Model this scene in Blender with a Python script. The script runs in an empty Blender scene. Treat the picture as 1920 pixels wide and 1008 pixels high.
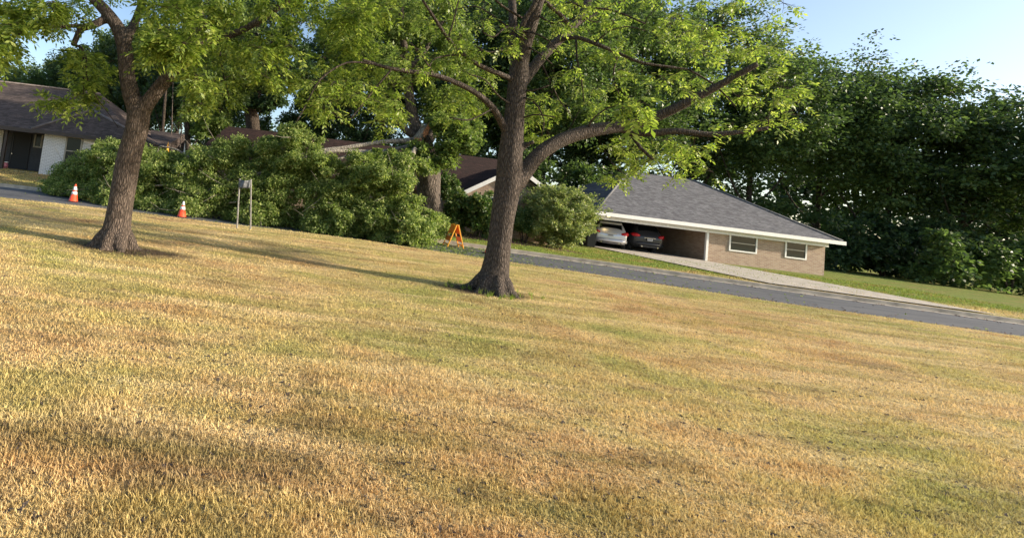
import bpy, bmesh, math, random
import numpy as np
from mathutils import Vector, Matrix
R = math.radians
S = bpy.context.scene
COL = S.collection
random.seed(7); rng = np.random.default_rng(11)

# ------------------------------------------------------------------ camera
F = 867.0; PX, PY = 600.0, 297.5            # focal length and principal point in photo pixels
EYE = Vector((0, 0, 1.6))
ROT = Matrix.Rotation(R(90+3.76), 3, 'X') @ Matrix.Rotation(R(7.0), 3, 'Z')
cd = bpy.data.cameras.new('camera'); cam = bpy.data.objects.new('camera', cd); COL.objects.link(cam)
cd.sensor_width = 36; cd.lens = F/1920*36; cd.clip_end = 600; cd.clip_start = .05
cd.shift_x = (960-PX)/1920; cd.shift_y = -(504-PY)/1920
cam.location = EYE; cam.rotation_euler = ROT.to_euler()
S.camera = cam
# ------------------------------------------------------------------ sky, sun, exposure
SUN_TO = Vector((.92, -.22, .37)).normalized()
elev = math.asin(SUN_TO.z); az = math.atan2(SUN_TO.x, SUN_TO.y)
w = bpy.data.worlds.new('World'); S.world = w; w.use_nodes = True
nt = w.node_tree; bg = nt.nodes['Background']
sky = nt.nodes.new('ShaderNodeTexSky'); sky.sky_type = 'NISHITA'; sky.sun_disc = False
sky.sun_elevation = elev; sky.sun_rotation = az; sky.air_density = 1.0; sky.dust_density = 1.5; sky.ozone_density = 1.2
nt.links.new(sky.outputs[0], bg.inputs[0]); bg.inputs[1].default_value = .15
sl = bpy.data.lights.new('sun', 'SUN'); sl.energy = 4.9; sl.angle = R(1.4); sl.color = (1, .87, .68)
sun = bpy.data.objects.new('sun', sl); COL.objects.link(sun)
sun.rotation_euler = SUN_TO.to_track_quat('Z', 'Y').to_euler(); sun.location = (20, -8, 12)
S.view_settings.view_transform = 'Standard'; S.view_settings.look = 'None'
S.view_settings.exposure = 0.72; S.view_settings.gamma = 1
S.cycles.max_bounces = 6; S.cycles.transparent_max_bounces = 4

# ------------------------------------------------------------------ pixel <-> world
def ray(px, py): return ROT @ Vector(((px-PX)/F, -(py-PY)/F, -1))
def P(px, py, Y):
    d = ray(px, py); return EYE + d*(Y/d.y)
def G(px, py, z=0.0):
    d = ray(px, py); return EYE + d*((z-EYE.z)/d.z)

# ------------------------------------------------------------------ mesh helpers
def finish(o, parent=None, mat=None, smooth=False):
    COL.objects.link(o)
    if mat is not None: o.data.materials.append(mat)
    if smooth: o.data.polygons.foreach_set('use_smooth', [True]*len(o.data.polygons))
    if parent is not None:
        o.parent = parent; o.matrix_parent_inverse = Matrix.Translation(parent.location).inverted() if False else o.matrix_parent_inverse
    return o
class MB:
    def __init__(s): s.v = []; s.f = []
    def add(s, vs, fs):
        n = len(s.v); s.v += [tuple(v) for v in vs]; s.f += [tuple(i+n for i in f) for f in fs]; return s
    def box(s, a, b):
        (x0,y0,z0),(x1,y1,z1) = a,b
        vs = [(x0,y0,z0),(x1,y0,z0),(x1,y1,z0),(x0,y1,z0),(x0,y0,z1),(x1,y0,z1),(x1,y1,z1),(x0,y1,z1)]
        return s.add(vs, [(0,3,2,1),(4,5,6,7),(0,1,5,4),(1,2,6,5),(2,3,7,6),(3,0,4,7)])
    def poly(s, vs): return s.add(vs, [tuple(range(len(vs)))])
    def slab(s, vs, t):
        """a sheet of corner points given thickness t downwards"""
        n = len(vs); lo = [Vector(v)-Vector((0,0,t)) for v in vs]
        fs = [tuple(range(n)), tuple(range(2*n-1, n-1, -1))] + [(i, i+n, (i+1)%n+n, (i+1)%n) for i in range(n)]
        return s.add(list(vs)+lo, fs)
    def cyl(s, p0, p1, r0, r1=None, n=12, cap=True):
        return s.tube([p0, p1], [r0, r0 if r1 is None else r1], n, cap)
    def tube(s, pts, rad, n=8, cap=True, wob=0, flare=None):
        pts = [Vector(p) for p in pts]; base = len(s.v); u = None
        for i, p in enumerate(pts):
            t = (pts[min(i+1, len(pts)-1)]-pts[max(i-1, 0)]).normalized()
            if u is None:
                u = t.orthogonal().normalized()
                if abs(t.z) > .8: u = (Vector((1,0,0)) - t*t.x).normalized()
            else: u = (u - t*u.dot(t)).normalized()
            v = t.cross(u)
            for k in range(n):
                a = 2*math.pi*k/n; r = rad[i]
                if wob: r *= 1+wob*(math.sin(3*a+i*.35)+.6*math.sin(7*a-i*.2)+.5*math.sin(11*a+i*.3))
                if flare: r *= 1+flare[i]*(.55+.45*math.sin(5*a+1.0)+.25*math.sin(8*a+.3))
                s.v.append(tuple(p+u*(r*math.cos(a))+v*(r*math.sin(a))))
        for i in range(len(pts)-1):
            for k in range(n):
                a = base+i*n+k; b = base+i*n+(k+1)%n
                s.f.append((a, b, b+n, a+n))
        if cap:
            s.f.append(tuple(base+k for k in range(n-1, -1, -1)))
            s.f.append(tuple(base+(len(pts)-1)*n+k for k in range(n)))
        return s
    def build(s, name, mat, parent=None, smooth=False, bevel=0):
        me = bpy.data.meshes.new(name); me.from_pydata(s.v, [], s.f); me.update()
        o = bpy.data.objects.new(name, me)
        finish(o, parent, mat, smooth)
        if parent is not None:
            off = parent.location
            if off.length > 0:
                co = np.array([v.co for v in me.vertices]) - np.array(off)
                me.vertices.foreach_set('co', co.ravel().astype(np.float32)); me.update()
        if bevel:
            m = o.modifiers.new('bevel', 'BEVEL'); m.width = bevel; m.segments = 2; m.limit_method = 'ANGLE'
        return o
def quads(name, V, mat, parent=None):
    """V: (n,4,3) array of leaf quads -> one mesh"""
    n = len(V); me = bpy.data.meshes.new(name)
    V = np.asarray(V, dtype=np.float64).reshape(-1, 3)
    if parent is not None: V = V - np.array(parent.location)
    me.vertices.add(4*n); me.vertices.foreach_set('co', V.ravel().astype(np.float32))
    me.loops.add(4*n); me.loops.foreach_set('vertex_index', np.arange(4*n, dtype=np.int32))
    me.polygons.add(n); me.polygons.foreach_set('loop_start', np.arange(0, 4*n, 4, dtype=np.int32))
    me.polygons.foreach_set('loop_total', np.full(n, 4, dtype=np.int32))
    me.update(calc_edges=True); me.validate()
    return finish(bpy.data.objects.new(name, me), parent, mat)
def tag(o, label=None, cat=None, group=None, kind=None):
    if label: o['label'] = label
    if cat: o['category'] = cat
    if group: o['group'] = group
    if kind: o['kind'] = kind
    return o
def empty(name, loc, label, cat, group=None):
    o = bpy.data.objects.new(name, None); COL.objects.link(o); o.location = loc; o.empty_display_size = .3
    return tag(o, label, cat, group)
def copy_tree(o, parent=None):
    c = o.copy(); COL.objects.link(c)
    if parent is not None: c.parent = parent
    for ch in [x for x in o.children]: copy_tree(ch, c)
    return c

# ------------------------------------------------------------------ materials
def new_mat(name):
    m = bpy.data.materials.new(name); m.use_nodes = True
    t = m.node_tree; return m, t, t.nodes['Principled BSDF'], t.nodes['Material Output']
def N(t, kind, **kw):
    n = t.nodes.new('ShaderNode'+kind)
    for k, v in kw.items():
        if k in n.inputs: n.inputs[k].default_value = v
        else: setattr(n, k, v)
    return n
def ramp(t, fac, stops):
    r = t.nodes.new('ShaderNodeValToRGB'); e = r.color_ramp.elements
    e[0].position, e[0].color = stops[0][0], (*stops[0][1], 1)
    e[1].position, e[1].color = stops[-1][0], (*stops[-1][1], 1)
    for p, c in stops[1:-1]:
        x = e.new(p); x.color = (*c, 1)
    t.links.new(fac, r.inputs[0]); return r.outputs[0]
def mixc(t, fac, a, b, mode='MIX'):
    m = t.nodes.new('ShaderNodeMix'); m.data_type = 'RGBA'; m.blend_type = mode
    for s, v in ((m.inputs[0], fac), (m.inputs[6], a), (m.inputs[7], b)):
        if hasattr(v, 'is_linked') or isinstance(v, bpy.types.NodeSocket): t.links.new(v, s)
        else: s.default_value = v if isinstance(v, (int, float)) else (*v, 1)
    return m.outputs[2]
def simple(name, col, rough=.6, metal=0, noise=0, nscale=8, bump=0, spec=.5):
    m, t, b, o = new_mat(name)
    b.inputs['Roughness'].default_value = rough; b.inputs['Metallic'].default_value = metal
    b.inputs['Specular IOR Level'].default_value = spec
    if noise or bump:
        tc = N(t, 'TexCoord'); n = N(t, 'TexNoise', Scale=nscale, Detail=5.0); t.links.new(tc.outputs['Object'], n.inputs[0])
        lo = tuple(c*(1-noise) for c in col); hi = tuple(min(1, c*(1+noise)) for c in col)
        t.links.new(ramp(t, n.outputs[0], [(.3, lo), (.7, hi)]), b.inputs['Base Color'])
        if bump:
            bp = N(t, 'Bump', Strength=bump, Distance=.02); t.links.new(n.outputs[0], bp.inputs['Height']); t.links.new(bp.outputs[0], b.inputs['Normal'])
    else: b.inputs['Base Color'].default_value = (*col, 1)
    return m
def leafmat(name, a, b_, c, transl=.38, rough=.45):
    m, t, b, o = new_mat(name)
    g = N(t, 'NewGeometry')
    col = ramp(t, g.outputs['Random Per Island'], [(0, a), (.55, b_), (1, c)])
    t.links.new(col, b.inputs['Base Color']); b.inputs['Roughness'].default_value = rough
    b.inputs['Specular IOR Level'].default_value = .35
    tr = N(t, 'BsdfTranslucent')
    tc = mixc(t, .5, col, (.9, 1, .25), 'MULTIPLY'); bc = N(t, 'HueSaturation', Value=1.6); t.links.new(tc, bc.inputs['Color'])
    t.links.new(bc.outputs[0], tr.inputs[0])
    mx = N(t, 'MixShader'); mx.inputs[0].default_value = transl
    t.links.new(b.outputs[0], mx.inputs[1]); t.links.new(tr.outputs[0], mx.inputs[2]); t.links.new(mx.outputs[0], o.inputs[0])
    return m
def barkmat(name, dark, light, sc=1.0, bump=1.0, dist=.05):
    m, t, b, o = new_mat(name)
    tc = N(t, 'TexCoord'); mp = N(t, 'Mapping'); mp.inputs['Scale'].default_value = (27*sc, 27*sc, 6.5*sc)
    t.links.new(tc.outputs['Object'], mp.inputs[0])
    n = N(t, 'TexNoise', Scale=1.0, Detail=6.0, Roughness=.65, Distortion=.6); t.links.new(mp.outputs[0], n.inputs[0])
    vo = N(t, 'TexVoronoi', Scale=1.1); vo.feature = 'DISTANCE_TO_EDGE'; t.links.new(mp.outputs[0], vo.inputs[0])
    n2 = N(t, 'TexNoise', Scale=2.2, Detail=3.0); t.links.new(tc.outputs['Object'], n2.inputs[0])
    ad = N(t, 'Math', operation='MULTIPLY'); t.links.new(n.outputs[0], ad.inputs[0])
    mr = N(t, 'MapRange'); mr.inputs[2].default_value = .35; t.links.new(vo.outputs[0], mr.inputs[0]); mr.inputs[3].default_value = .45; mr.inputs[4].default_value = 1.3; mr.inputs[1].default_value = 0
    t.links.new(mr.outputs[0], ad.inputs[1])
    c1 = ramp(t, ad.outputs[0], [(.2, dark), (.62, light)])
    c2 = mixc(t, n2.outputs[0], c1, tuple(x*1.25 for x in light)); c3 = mixc(t, .25, c1, c2)
    t.links.new(c3, b.inputs['Base Color']); b.inputs['Roughness'].default_value = .9; b.inputs['Specular IOR Level'].default_value = .2
    bp = N(t, 'Bump', Strength=bump, Distance=dist); t.links.new(ad.outputs[0], bp.inputs['Height']); t.links.new(bp.outputs[0], b.inputs['Normal'])
    return m
def lawn_nodes(t, b, blade=False):
    g = N(t, 'NewGeometry')
    def nz(s, d, sx=1, sy=1, off=0):
        mp = N(t, 'Mapping'); mp.inputs['Scale'].default_value = (sx, sy, 0); mp.inputs['Location'].default_value = (off, off*.7, 0)
        t.links.new(g.outputs['Position'], mp.inputs[0])
        n = N(t, 'TexNoise', Scale=s, Detail=d, Roughness=.6); t.links.new(mp.outputs[0], n.inputs[0]); return n.outputs[0]
    big = nz(.30, 4, .6, 1, 3.1); mid = nz(.9, 5, .7, 1.2, 9.2); fine = nz(14, 4, 1, 1, 1); dirt = nz(.55, 5, .55, 1.3, 21.4)
    straw = (.66, .49, .24); tan = (.50, .32, .15); green = (.33, .34, .105); yel = (.56, .46, .18)
    c = ramp(t, big, [(.36, tan), (.46, straw), (.53, yel), (.62, green)])
    c2 = ramp(t, mid, [(.36, (.44, .26, .12)), (.47, (.66, .50, .26)), (.56, (.50, .43, .16)), (.68, (.28, .31, .09))])
    c = mixc(t, .5, c, c2)
    dm = N(t, 'MapRange'); dm.inputs[1].default_value = .60; dm.inputs[2].default_value = .70; t.links.new(dirt, dm.inputs[0])
    dmul = N(t, 'Math', operation='MULTIPLY'); dmul.inputs[1].default_value = .6; t.links.new(dm.outputs[0], dmul.inputs[0])
    c = mixc(t, dmul.outputs[0], c, (.17, .105, .06))
    sp2 = nz(2.6, 5, .8, 1.3, 40.1); m2 = N(t, 'MapRange'); m2.inputs[1].default_value = .54; m2.inputs[2].default_value = .66; t.links.new(sp2, m2.inputs[0])
    mm = N(t, 'Math', operation='MULTIPLY'); mm.inputs[1].default_value = .5; t.links.new(m2.outputs[0], mm.inputs[0])
    c = mixc(t, mm.outputs[0], c, (.22, .15, .08))
    st = nz(1.1, 4, .22, 2.0, 77.3); m3 = N(t, 'MapRange'); m3.inputs[1].default_value = .50; m3.inputs[2].default_value = .66; t.links.new(st, m3.inputs[0])
    m4 = N(t, 'Math', operation='MULTIPLY'); m4.inputs[1].default_value = .55; t.links.new(m3.outputs[0], m4.inputs[0])
    c = mixc(t, m4.outputs[0], c, (.30, .27, .09))
    s2_ = nz(1.0, 4, .2, 1.7, 12.9); m5 = N(t, 'MapRange'); m5.inputs[1].default_value = .52; m5.inputs[2].default_value = .64; t.links.new(s2_, m5.inputs[0])
    m6 = N(t, 'Math', operation='MULTIPLY'); m6.inputs[1].default_value = .6; t.links.new(m5.outputs[0], m6.inputs[0])
    c = mixc(t, m6.outputs[0], c, (.76, .60, .33))
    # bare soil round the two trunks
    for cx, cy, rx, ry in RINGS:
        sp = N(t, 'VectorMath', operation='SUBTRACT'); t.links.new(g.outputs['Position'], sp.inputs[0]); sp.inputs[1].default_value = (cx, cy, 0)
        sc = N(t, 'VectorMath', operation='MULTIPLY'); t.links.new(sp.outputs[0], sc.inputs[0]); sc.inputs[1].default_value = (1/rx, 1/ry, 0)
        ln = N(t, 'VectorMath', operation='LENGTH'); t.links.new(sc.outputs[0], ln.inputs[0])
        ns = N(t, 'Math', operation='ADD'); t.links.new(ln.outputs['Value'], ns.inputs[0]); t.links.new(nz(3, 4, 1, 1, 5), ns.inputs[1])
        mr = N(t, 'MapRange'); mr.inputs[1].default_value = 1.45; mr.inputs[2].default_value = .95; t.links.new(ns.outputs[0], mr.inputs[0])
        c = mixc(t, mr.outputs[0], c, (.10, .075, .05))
    # greener strips where the ground lies beyond the road
    sep = N(t, 'SeparateXYZ'); t.links.new(g.outputs['Position'], sep.inputs[0])
    mr = N(t, 'MapRange'); mr.inputs[1].default_value = 18.5; mr.inputs[2].default_value = 20; t.links.new(sep.outputs['Y'], mr.inputs[0])
    far = ramp(t, mid, [(.36, (.34, .24, .10)), (.46, (.24, .28, .06)), (.7, (.16, .26, .05))])
    mx_ = N(t, 'MapRange'); mx_.inputs[1].default_value = -8.5; mx_.inputs[2].default_value = -11.5; t.links.new(sep.outputs['X'], mx_.inputs[0])
    far = mixc(t, mx_.outputs[0], far, ramp(t, mid, [(.36, (.46, .32, .14)), (.5, (.48, .38, .15)), (.7, (.30, .30, .09))]))
    c = mixc(t, mr.outputs[0], c, far)
    if blade:
        rd = ramp(t, g.outputs['Random Per Island'], [(0, (.50, .45, .36)), (.5, (.95, .95, .9)), (1, (1.0, 1.0, 1.0))])
        c = mixc(t, 1.0, c, rd, 'MULTIPLY')
        h = N(t, 'HueSaturation', Value=1.36); t.links.new(c, h.inputs['Color']); c = h.outputs[0]
    else:
        rd = ramp(t, fine, [(.3, (.38, .34, .28)), (.55, (.95, .93, .9)), (.75, (1, 1, 1))])
        c = mixc(t, .85, c, rd, 'MULTIPLY')
        bp = N(t, 'Bump', Strength=.9, Distance=.05)
        ad = N(t, 'Math', operation='ADD'); t.links.new(fine, ad.inputs[0]); t.links.new(nz(45, 2, 1, 1, 2), ad.inputs[1])
        t.links.new(ad.outputs[0], bp.inputs['Height']); t.links.new(bp.outputs[0], b.inputs['Normal'])
    t.links.new(c, b.inputs['Base Color']); b.inputs['Roughness'].default_value = .85; b.inputs['Specular IOR Level'].default_value = .15
    return c

LT = G(214, 466); RT = G(925, 546)              # feet of the two near trees
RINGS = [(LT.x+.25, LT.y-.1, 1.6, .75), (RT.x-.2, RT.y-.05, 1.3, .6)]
M = {}
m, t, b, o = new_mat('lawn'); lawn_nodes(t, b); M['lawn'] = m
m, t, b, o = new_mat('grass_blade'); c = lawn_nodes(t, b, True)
tr = N(t, 'BsdfTranslucent'); t.links.new(c, tr.inputs[0]); mx = N(t, 'MixShader'); mx.inputs[0].default_value = .3
t.links.new(b.outputs[0], mx.inputs[1]); t.links.new(tr.outputs[0], mx.inputs[2]); t.links.new(mx.outputs[0], o.inputs[0]); M['blade'] = m
def asphalt():
    m, t, b, o = new_mat('asphalt'); g = N(t, 'NewGeometry')
    n = N(t, 'TexNoise', Scale=60.0, Detail=3.0); n2 = N(t, 'TexNoise', Scale=.6, Detail=5.0); v = N(t, 'TexVoronoi', Scale=.35); v.feature = 'DISTANCE_TO_EDGE'
    nd = N(t, 'TexNoise', Scale=1.5, Detail=4.0); t.links.new(g.outputs['Position'], nd.inputs[0])
    va = N(t, 'VectorMath', operation='ADD'); t.links.new(g.outputs['Position'], va.inputs[0]); t.links.new(nd.outputs['Color'], va.inputs[1]); t.links.new(va.outputs[0], v.inputs[0])
    for q in (n, n2): t.links.new(g.outputs['Position'], q.inputs[0])
    c = mixc(t, n2.outputs[0], (.075, .08, .09), (.14, .142, .15)); c = mixc(t, .5, c, ramp(t, n.outputs[0], [(.3, (.3, .3, .3)), (.7, (1, 1, 1))]), 'MULTIPLY')
    ck = ramp(t, v.outputs[0], [(0, (.3, .3, .3)), (.012, (1, 1, 1))]); c = mixc(t, .6, c, ck, 'MULTIPLY')
    n3 = N(t, 'TexNoise', Scale=.9, Detail=2.0); mp3 = N(t, 'Mapping'); mp3.inputs['Scale'].default_value = (.35, 2.2, 1); t.links.new(g.outputs['Position'], mp3.inputs[0]); t.links.new(mp3.outputs[0], n3.inputs[0])
    c = mixc(t, .8, c, ramp(t, n3.outputs[0], [(.35, (.72, .72, .74)), (.6, (1.15, 1.14, 1.1))]), 'MULTIPLY')
    t.links.new(c, b.inputs['Base Color']); b.inputs['Roughness'].default_value = .8
    bp = N(t, 'Bump', Strength=.4, Distance=.01); t.links.new(n.outputs[0], bp.inputs['Height']); t.links.new(bp.outputs[0], b.inputs['Normal']); return m
M['asphalt'] = asphalt()
M['concrete'] = simple('concrete', (.42, .37, .30), .85, noise=.3, nscale=3, bump=.2)
M['mulch'] = simple('mulch', (.13, .065, .04), .95, noise=.5, nscale=12, bump=.8)
M['bark_a'] = barkmat('bark_near', (.014, .011, .009), (.18, .14, .115))
M['bark_b'] = barkmat('bark_near_grey', (.013, .011, .010), (.155, .125, .108), 1.1)
M['bark_dark'] = barkmat('bark_dark', (.02, .016, .013), (.09, .07, .055), .5)
M['bark_pale'] = barkmat('bark_pale', (.10, .09, .075), (.40, .36, .30), .5)
M['bark_oak'] = barkmat('bark_oak', (.028, .024, .02), (.19, .155, .13), .45, 1, .08)
M['wood_raw'] = simple('torn_wood', (.45, .20, .09), .8, noise=.5, nscale=14, bump=.5)
M['twig'] = simple('twig', (.07, .05, .04), .85, noise=.3, nscale=20)
M['leaf_near'] = leafmat('leaf_pecan', (.07, .11, .022), (.175, .25, .042), (.36, .41, .10), .46)
M['leaf_near_b'] = leafmat('leaf_fresh', (.105, .165, .028), (.20, .28, .05), (.38, .43, .12), .45)
M['leaf_fallen'] = leafmat('leaf_fallen_oak', (.095, .145, .036), (.18, .25, .06), (.40, .44, .17), .4, .65)
M['leaf_oak'] = leafmat('leaf_oak', (.08, .125, .035), (.15, .215, .055), (.27, .33, .11), .42)
M['leaf_dark'] = leafmat('leaf_dark', (.028, .056, .026), (.05, .09, .036), (.09, .14, .05), .36)
M['leaf_mid'] = leafmat('leaf_mid', (.05, .09, .032), (.09, .145, .046), (.15, .215, .075), .4)
M['leaf_pale'] = leafmat('leaf_pale', (.10, .14, .05), (.16, .21, .08), (.24, .29, .12), .4)
M['leaf_shrub'] = leafmat('leaf_shrub', (.14, .18, .065), (.22, .28, .10), (.42, .42, .20), .35)
M['leaf_hyd'] = leafmat('leaf_broad', (.04, .085, .02), (.07, .13, .03), (.26, .30, .12), .3)
M['bloom'] = leafmat('bloom', (.40, .42, .26), (.5, .5, .35), (.6, .55, .4), .2)
def roofmat(name, a, b_, sx=1.0):
    m, t, b, o = new_mat(name); g = N(t, 'NewGeometry'); mp = N(t, 'Mapping')
    sp = N(t, 'SeparateXYZ'); t.links.new(g.outputs['Position'], sp.inputs[0])
    ml = N(t, 'Math', operation='MULTIPLY'); ml.inputs[1].default_value = 2.4; t.links.new(sp.outputs['Z'], ml.inputs[0])
    cb = N(t, 'CombineXYZ'); t.links.new(sp.outputs['X'], cb.inputs[0]); t.links.new(ml.outputs[0], cb.inputs[1])
    br = N(t, 'TexBrick', Scale=1.0); br.inputs['Brick Width'].default_value = .33; br.inputs['Row Height'].default_value = .15; br.inputs['Mortar Size'].default_value = .012
    br.inputs['Color1'].default_value = (*a, 1); br.inputs['Color2'].default_value = (*b_, 1); br.inputs['Mortar'].default_value = (*[x*.55 for x in a], 1)
    t.links.new(cb.outputs[0], br.inputs[0])
    n = N(t, 'TexNoise', Scale=4.0, Detail=6.0); t.links.new(g.outputs['Position'], n.inputs[0])
    c = mixc(t, .6, br.outputs[0], ramp(t, n.outputs[0], [(.3, (.55, .55, .55)), (.7, (1.2, 1.2, 1.2))]), 'MULTIPLY')
    t.links.new(c, b.inputs['Base Color']); b.inputs['Roughness'].default_value = .9; b.inputs['Specular IOR Level'].default_value = .2
    bp = N(t, 'Bump', Strength=.6, Distance=.03); t.links.new(br.outputs['Fac'], bp.inputs['Height']); bp.invert = True; t.links.new(bp.outputs[0], b.inputs['Normal']); return m
M['roof_grey'] = roofmat('shingle_brown_grey', (.130, .100, .088), (.064, .051, .045))
M['roof_brown'] = roofmat('shingle_brown', (.045, .025, .022), (.024, .015, .013))
M['roof_slate'] = roofmat('shingle_slate', (.17, .17, .18), (.10, .10, .11))
def brickmat(name, a, b_, mort, bump=.5):
    m, t, b, o = new_mat(name); g = N(t, 'NewGeometry')
    sp = N(t, 'SeparateXYZ'); t.links.new(g.outputs['Position'], sp.inputs[0])
    ad = N(t, 'Math', operation='ADD'); t.links.new(sp.outputs['X'], ad.inputs[0]); t.links.new(sp.outputs['Y'], ad.inputs[1])
    cb = N(t, 'CombineXYZ'); t.links.new(ad.outputs[0], cb.inputs[0]); t.links.new(sp.outputs['Z'], cb.inputs[1])
    br = N(t, 'TexBrick', Scale=1.0); br.inputs['Brick Width'].default_value = .24; br.inputs['Row Height'].default_value = .085; br.inputs['Mortar Size'].default_value = .010
    br.inputs['Color1'].default_value = (*a, 1); br.inputs['Color2'].default_value = (*b_, 1); br.inputs['Mortar'].default_value = (*mort, 1)
    t.links.new(cb.outputs[0], br.inputs[0]); t.links.new(br.outputs[0], b.inputs['Base Color']); b.inputs['Roughness'].default_value = .8
    bp = N(t, 'Bump', Strength=bump, Distance=.02); bp.invert = True; t.links.new(br.outputs['Fac'], bp.inputs['Height']); t.links.new(bp.outputs[0], b.inputs['Normal']); return m
M['brick_white'] = brickmat('painted_brick', (.80, .79, .77), (.72, .71, .69), (.42, .41, .40))
M['brick_red'] = brickmat('tan_brick', (.30, .19, .13), (.42, .30, .21), (.42, .37, .30))
M['dark_wood'] = simple('dark_siding', (.045, .045, .05), .7, noise=.2)
M['trim_brown'] = simple('brown_trim', (.05, .038, .032), .6)
M['trim_tan'] = simple('tan_trim', (.36, .33, .27), .6)
M['white'] = simple('white_paint', (.78, .77, .74), .55, noise=.06)
M['glass'] = simple('window_glass', (.012, .022, .022), .15, spec=.35)
M['car_glass'] = simple('car_glass', (.006, .007, .008), .12, spec=.12)
M['black'] = simple('black_rubber', (.015, .015, .016), .7)
M['dark_metal'] = simple('dark_metal', (.02, .02, .022), .4)
M['orange'] = simple('orange_plastic', (.90, .085, .03), .42, noise=.12, nscale=9)
M['reflect'] = simple('reflective_sheet', (.80, .78, .80), .35, noise=.08, nscale=20)
M['yelorange'] = simple('barricade_plastic', (.90, .40, .035), .45, noise=.08)
M['signorange'] = simple('barricade_sheeting', (.88, .20, .02), .4, noise=.1)
M['galv'] = simple('galvanised', (.11, .12, .14), .5, .4, noise=.6, nscale=9)
M['galv_post'] = simple('post_metal', (.27, .26, .25), .55, .3, noise=.25, nscale=12)
M['silver'] = simple('silver_paint', (.76, .77, .80), .28, .5)
M['darkcar'] = simple('charcoal_paint', (.035, .037, .042), .25, .2)
M['lampred'] = simple('tail_lens', (.55, .015, .02), .15)
M['chrome'] = simple('chrome', (.6, .6, .6), .15, 1)
M['pink'] = simple('pink_glaze', (.42, .14, .18), .35)
M['bin'] = simple('bin_plastic', (.015, .017, .018), .85, spec=.15)
M['plate'] = simple('plate', (.55, .57, .6), .4)
m, t, b, o = new_mat('lamp_glow'); b.inputs['Emission Color'].default_value = (1, .72, .3, 1); b.inputs['Emission Strength'].default_value = 9; M['glow'] = m

# ------------------------------------------------------------------ ground
NEAR = [(-70,9),(-40,14),(-12,16.5),(-4,17.2),(4.5,16.5),(10,14.9),(20,12.6),(40,8),(80,-3)]
WID = [(-70,5.9),(-12,5.9),(-4,5),(4.5,3.4),(10,5.1),(80,5.6)]
def interp(tab, x):
    xs, ys = zip(*tab); 
    x0 = np.interp(x-2, xs, ys); x1 = np.interp(x, xs, ys); x2 = np.interp(x+2, xs, ys); return float((x0+x1+x2)/3)
WID = [(-70,5.7),(-12,5.7),(-4,4.6),(4.5,4.2),(10,5.1),(80,5.5)]
near = lambda x: interp(NEAR, x)
far = lambda x: near(x)+interp(WID, x)
def sm(a, b, x):
    u = min(1, max(0, (x-a)/(b-a))); return u*u*(3-2*u)
def gh(x, y):
    n, f = near(x), far(x)
    if y < n: return .02*math.sin(x*.7+1)*math.sin(y*.5)+.02*math.sin(x*.23-y*.31) - .10*sm(n-.5, n, y)
    if y <= f+.1: return -.10
    lot = .50*sm(f+.5, f+5.5, y)*(1-sm(-9, -4, x)) + .22*sm(f+.5, f+5, y)*sm(-9,-4,x)*(1-sm(10, 13, x)) + .03
    return -.10 + .13*sm(f+.1, f+.16, y) + lot*1
# one sheet reaching to the horizon, its rows following the road
mb = MB(); xs = list(np.arange(-70, 80.1, .5)); xs = [-300, -150] + xs + [160, 320]
rows = []
ts_near = [-200, -60, -20, -8, -2, 0, 1.5, 3, 4.5, 6, 7.5, 9, 10, 11, 12, 13, 14]
for x in xs:
    xx = max(-70, min(80, x)); n, f = near(xx), far(xx)
    col = [n-16.5+tt if tt > -8 else n-16.5+tt for tt in ts_near] + [n-1.5, n-.8, n-.5, n-.25, n-.02, n+.02, n+.5, (n+f)/2, f-.1, f+.1, f+.16, f+.5, f+1.2, f+2, f+3, f+4, f+5, f+6, f+8, f+12, f+20, f+35, f+60, f+120, f+400]
    rows.append(col)
for x, col in zip(xs, rows):
    xx = max(-70, min(80, x))
    for y in col: mb.v.append((x, y, gh(xx, y)))
nc = len(rows[0])
for i in range(len(xs)-1):
    for j in range(nc-1):
        a = i*nc+j; mb.f.append((a, a+nc, a+nc+1, a+1))
tag(mb.build('ground', M['lawn'], smooth=True), kind='structure')
def strip(name, mat, f0, f1, dz, x0, x1, thick=0, step=.5, kind='structure'):
    mb = MB(); xs = np.arange(x0, x1+.01, step)
    for x in xs:
        for y in (f0(x), f1(x)): mb.v.append((x, y, -.10+dz))
    for i in range(len(xs)-1): mb.f.append((2*i, 2*i+2, 2*i+3, 2*i+1))
    if thick:
        nv = len(mb.v); mb.v += [(x, y, z-thick) for x, y, z in mb.v]
        for i in range(len(xs)-1): mb.f += [(2*i, 2*i+nv, 2*i+2+nv, 2*i+2), (2*i+1, 2*i+3, 2*i+3+nv, 2*i+1+nv)]
    return tag(mb.build(name, mat), kind=kind)
strip('road', M['asphalt'], lambda x: near(x)+.02, lambda x: far(x)-.32, .006, -69, 79)
strip('kerb_gutter', M['concrete'], lambda x: far(x)-.34, lambda x: far(x)-.02, .012, -69, 79)
strip('kerb', M['concrete'], lambda x: far(x)-.03, lambda x: far(x)+.17, .15, -69, 79, .16)

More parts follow.
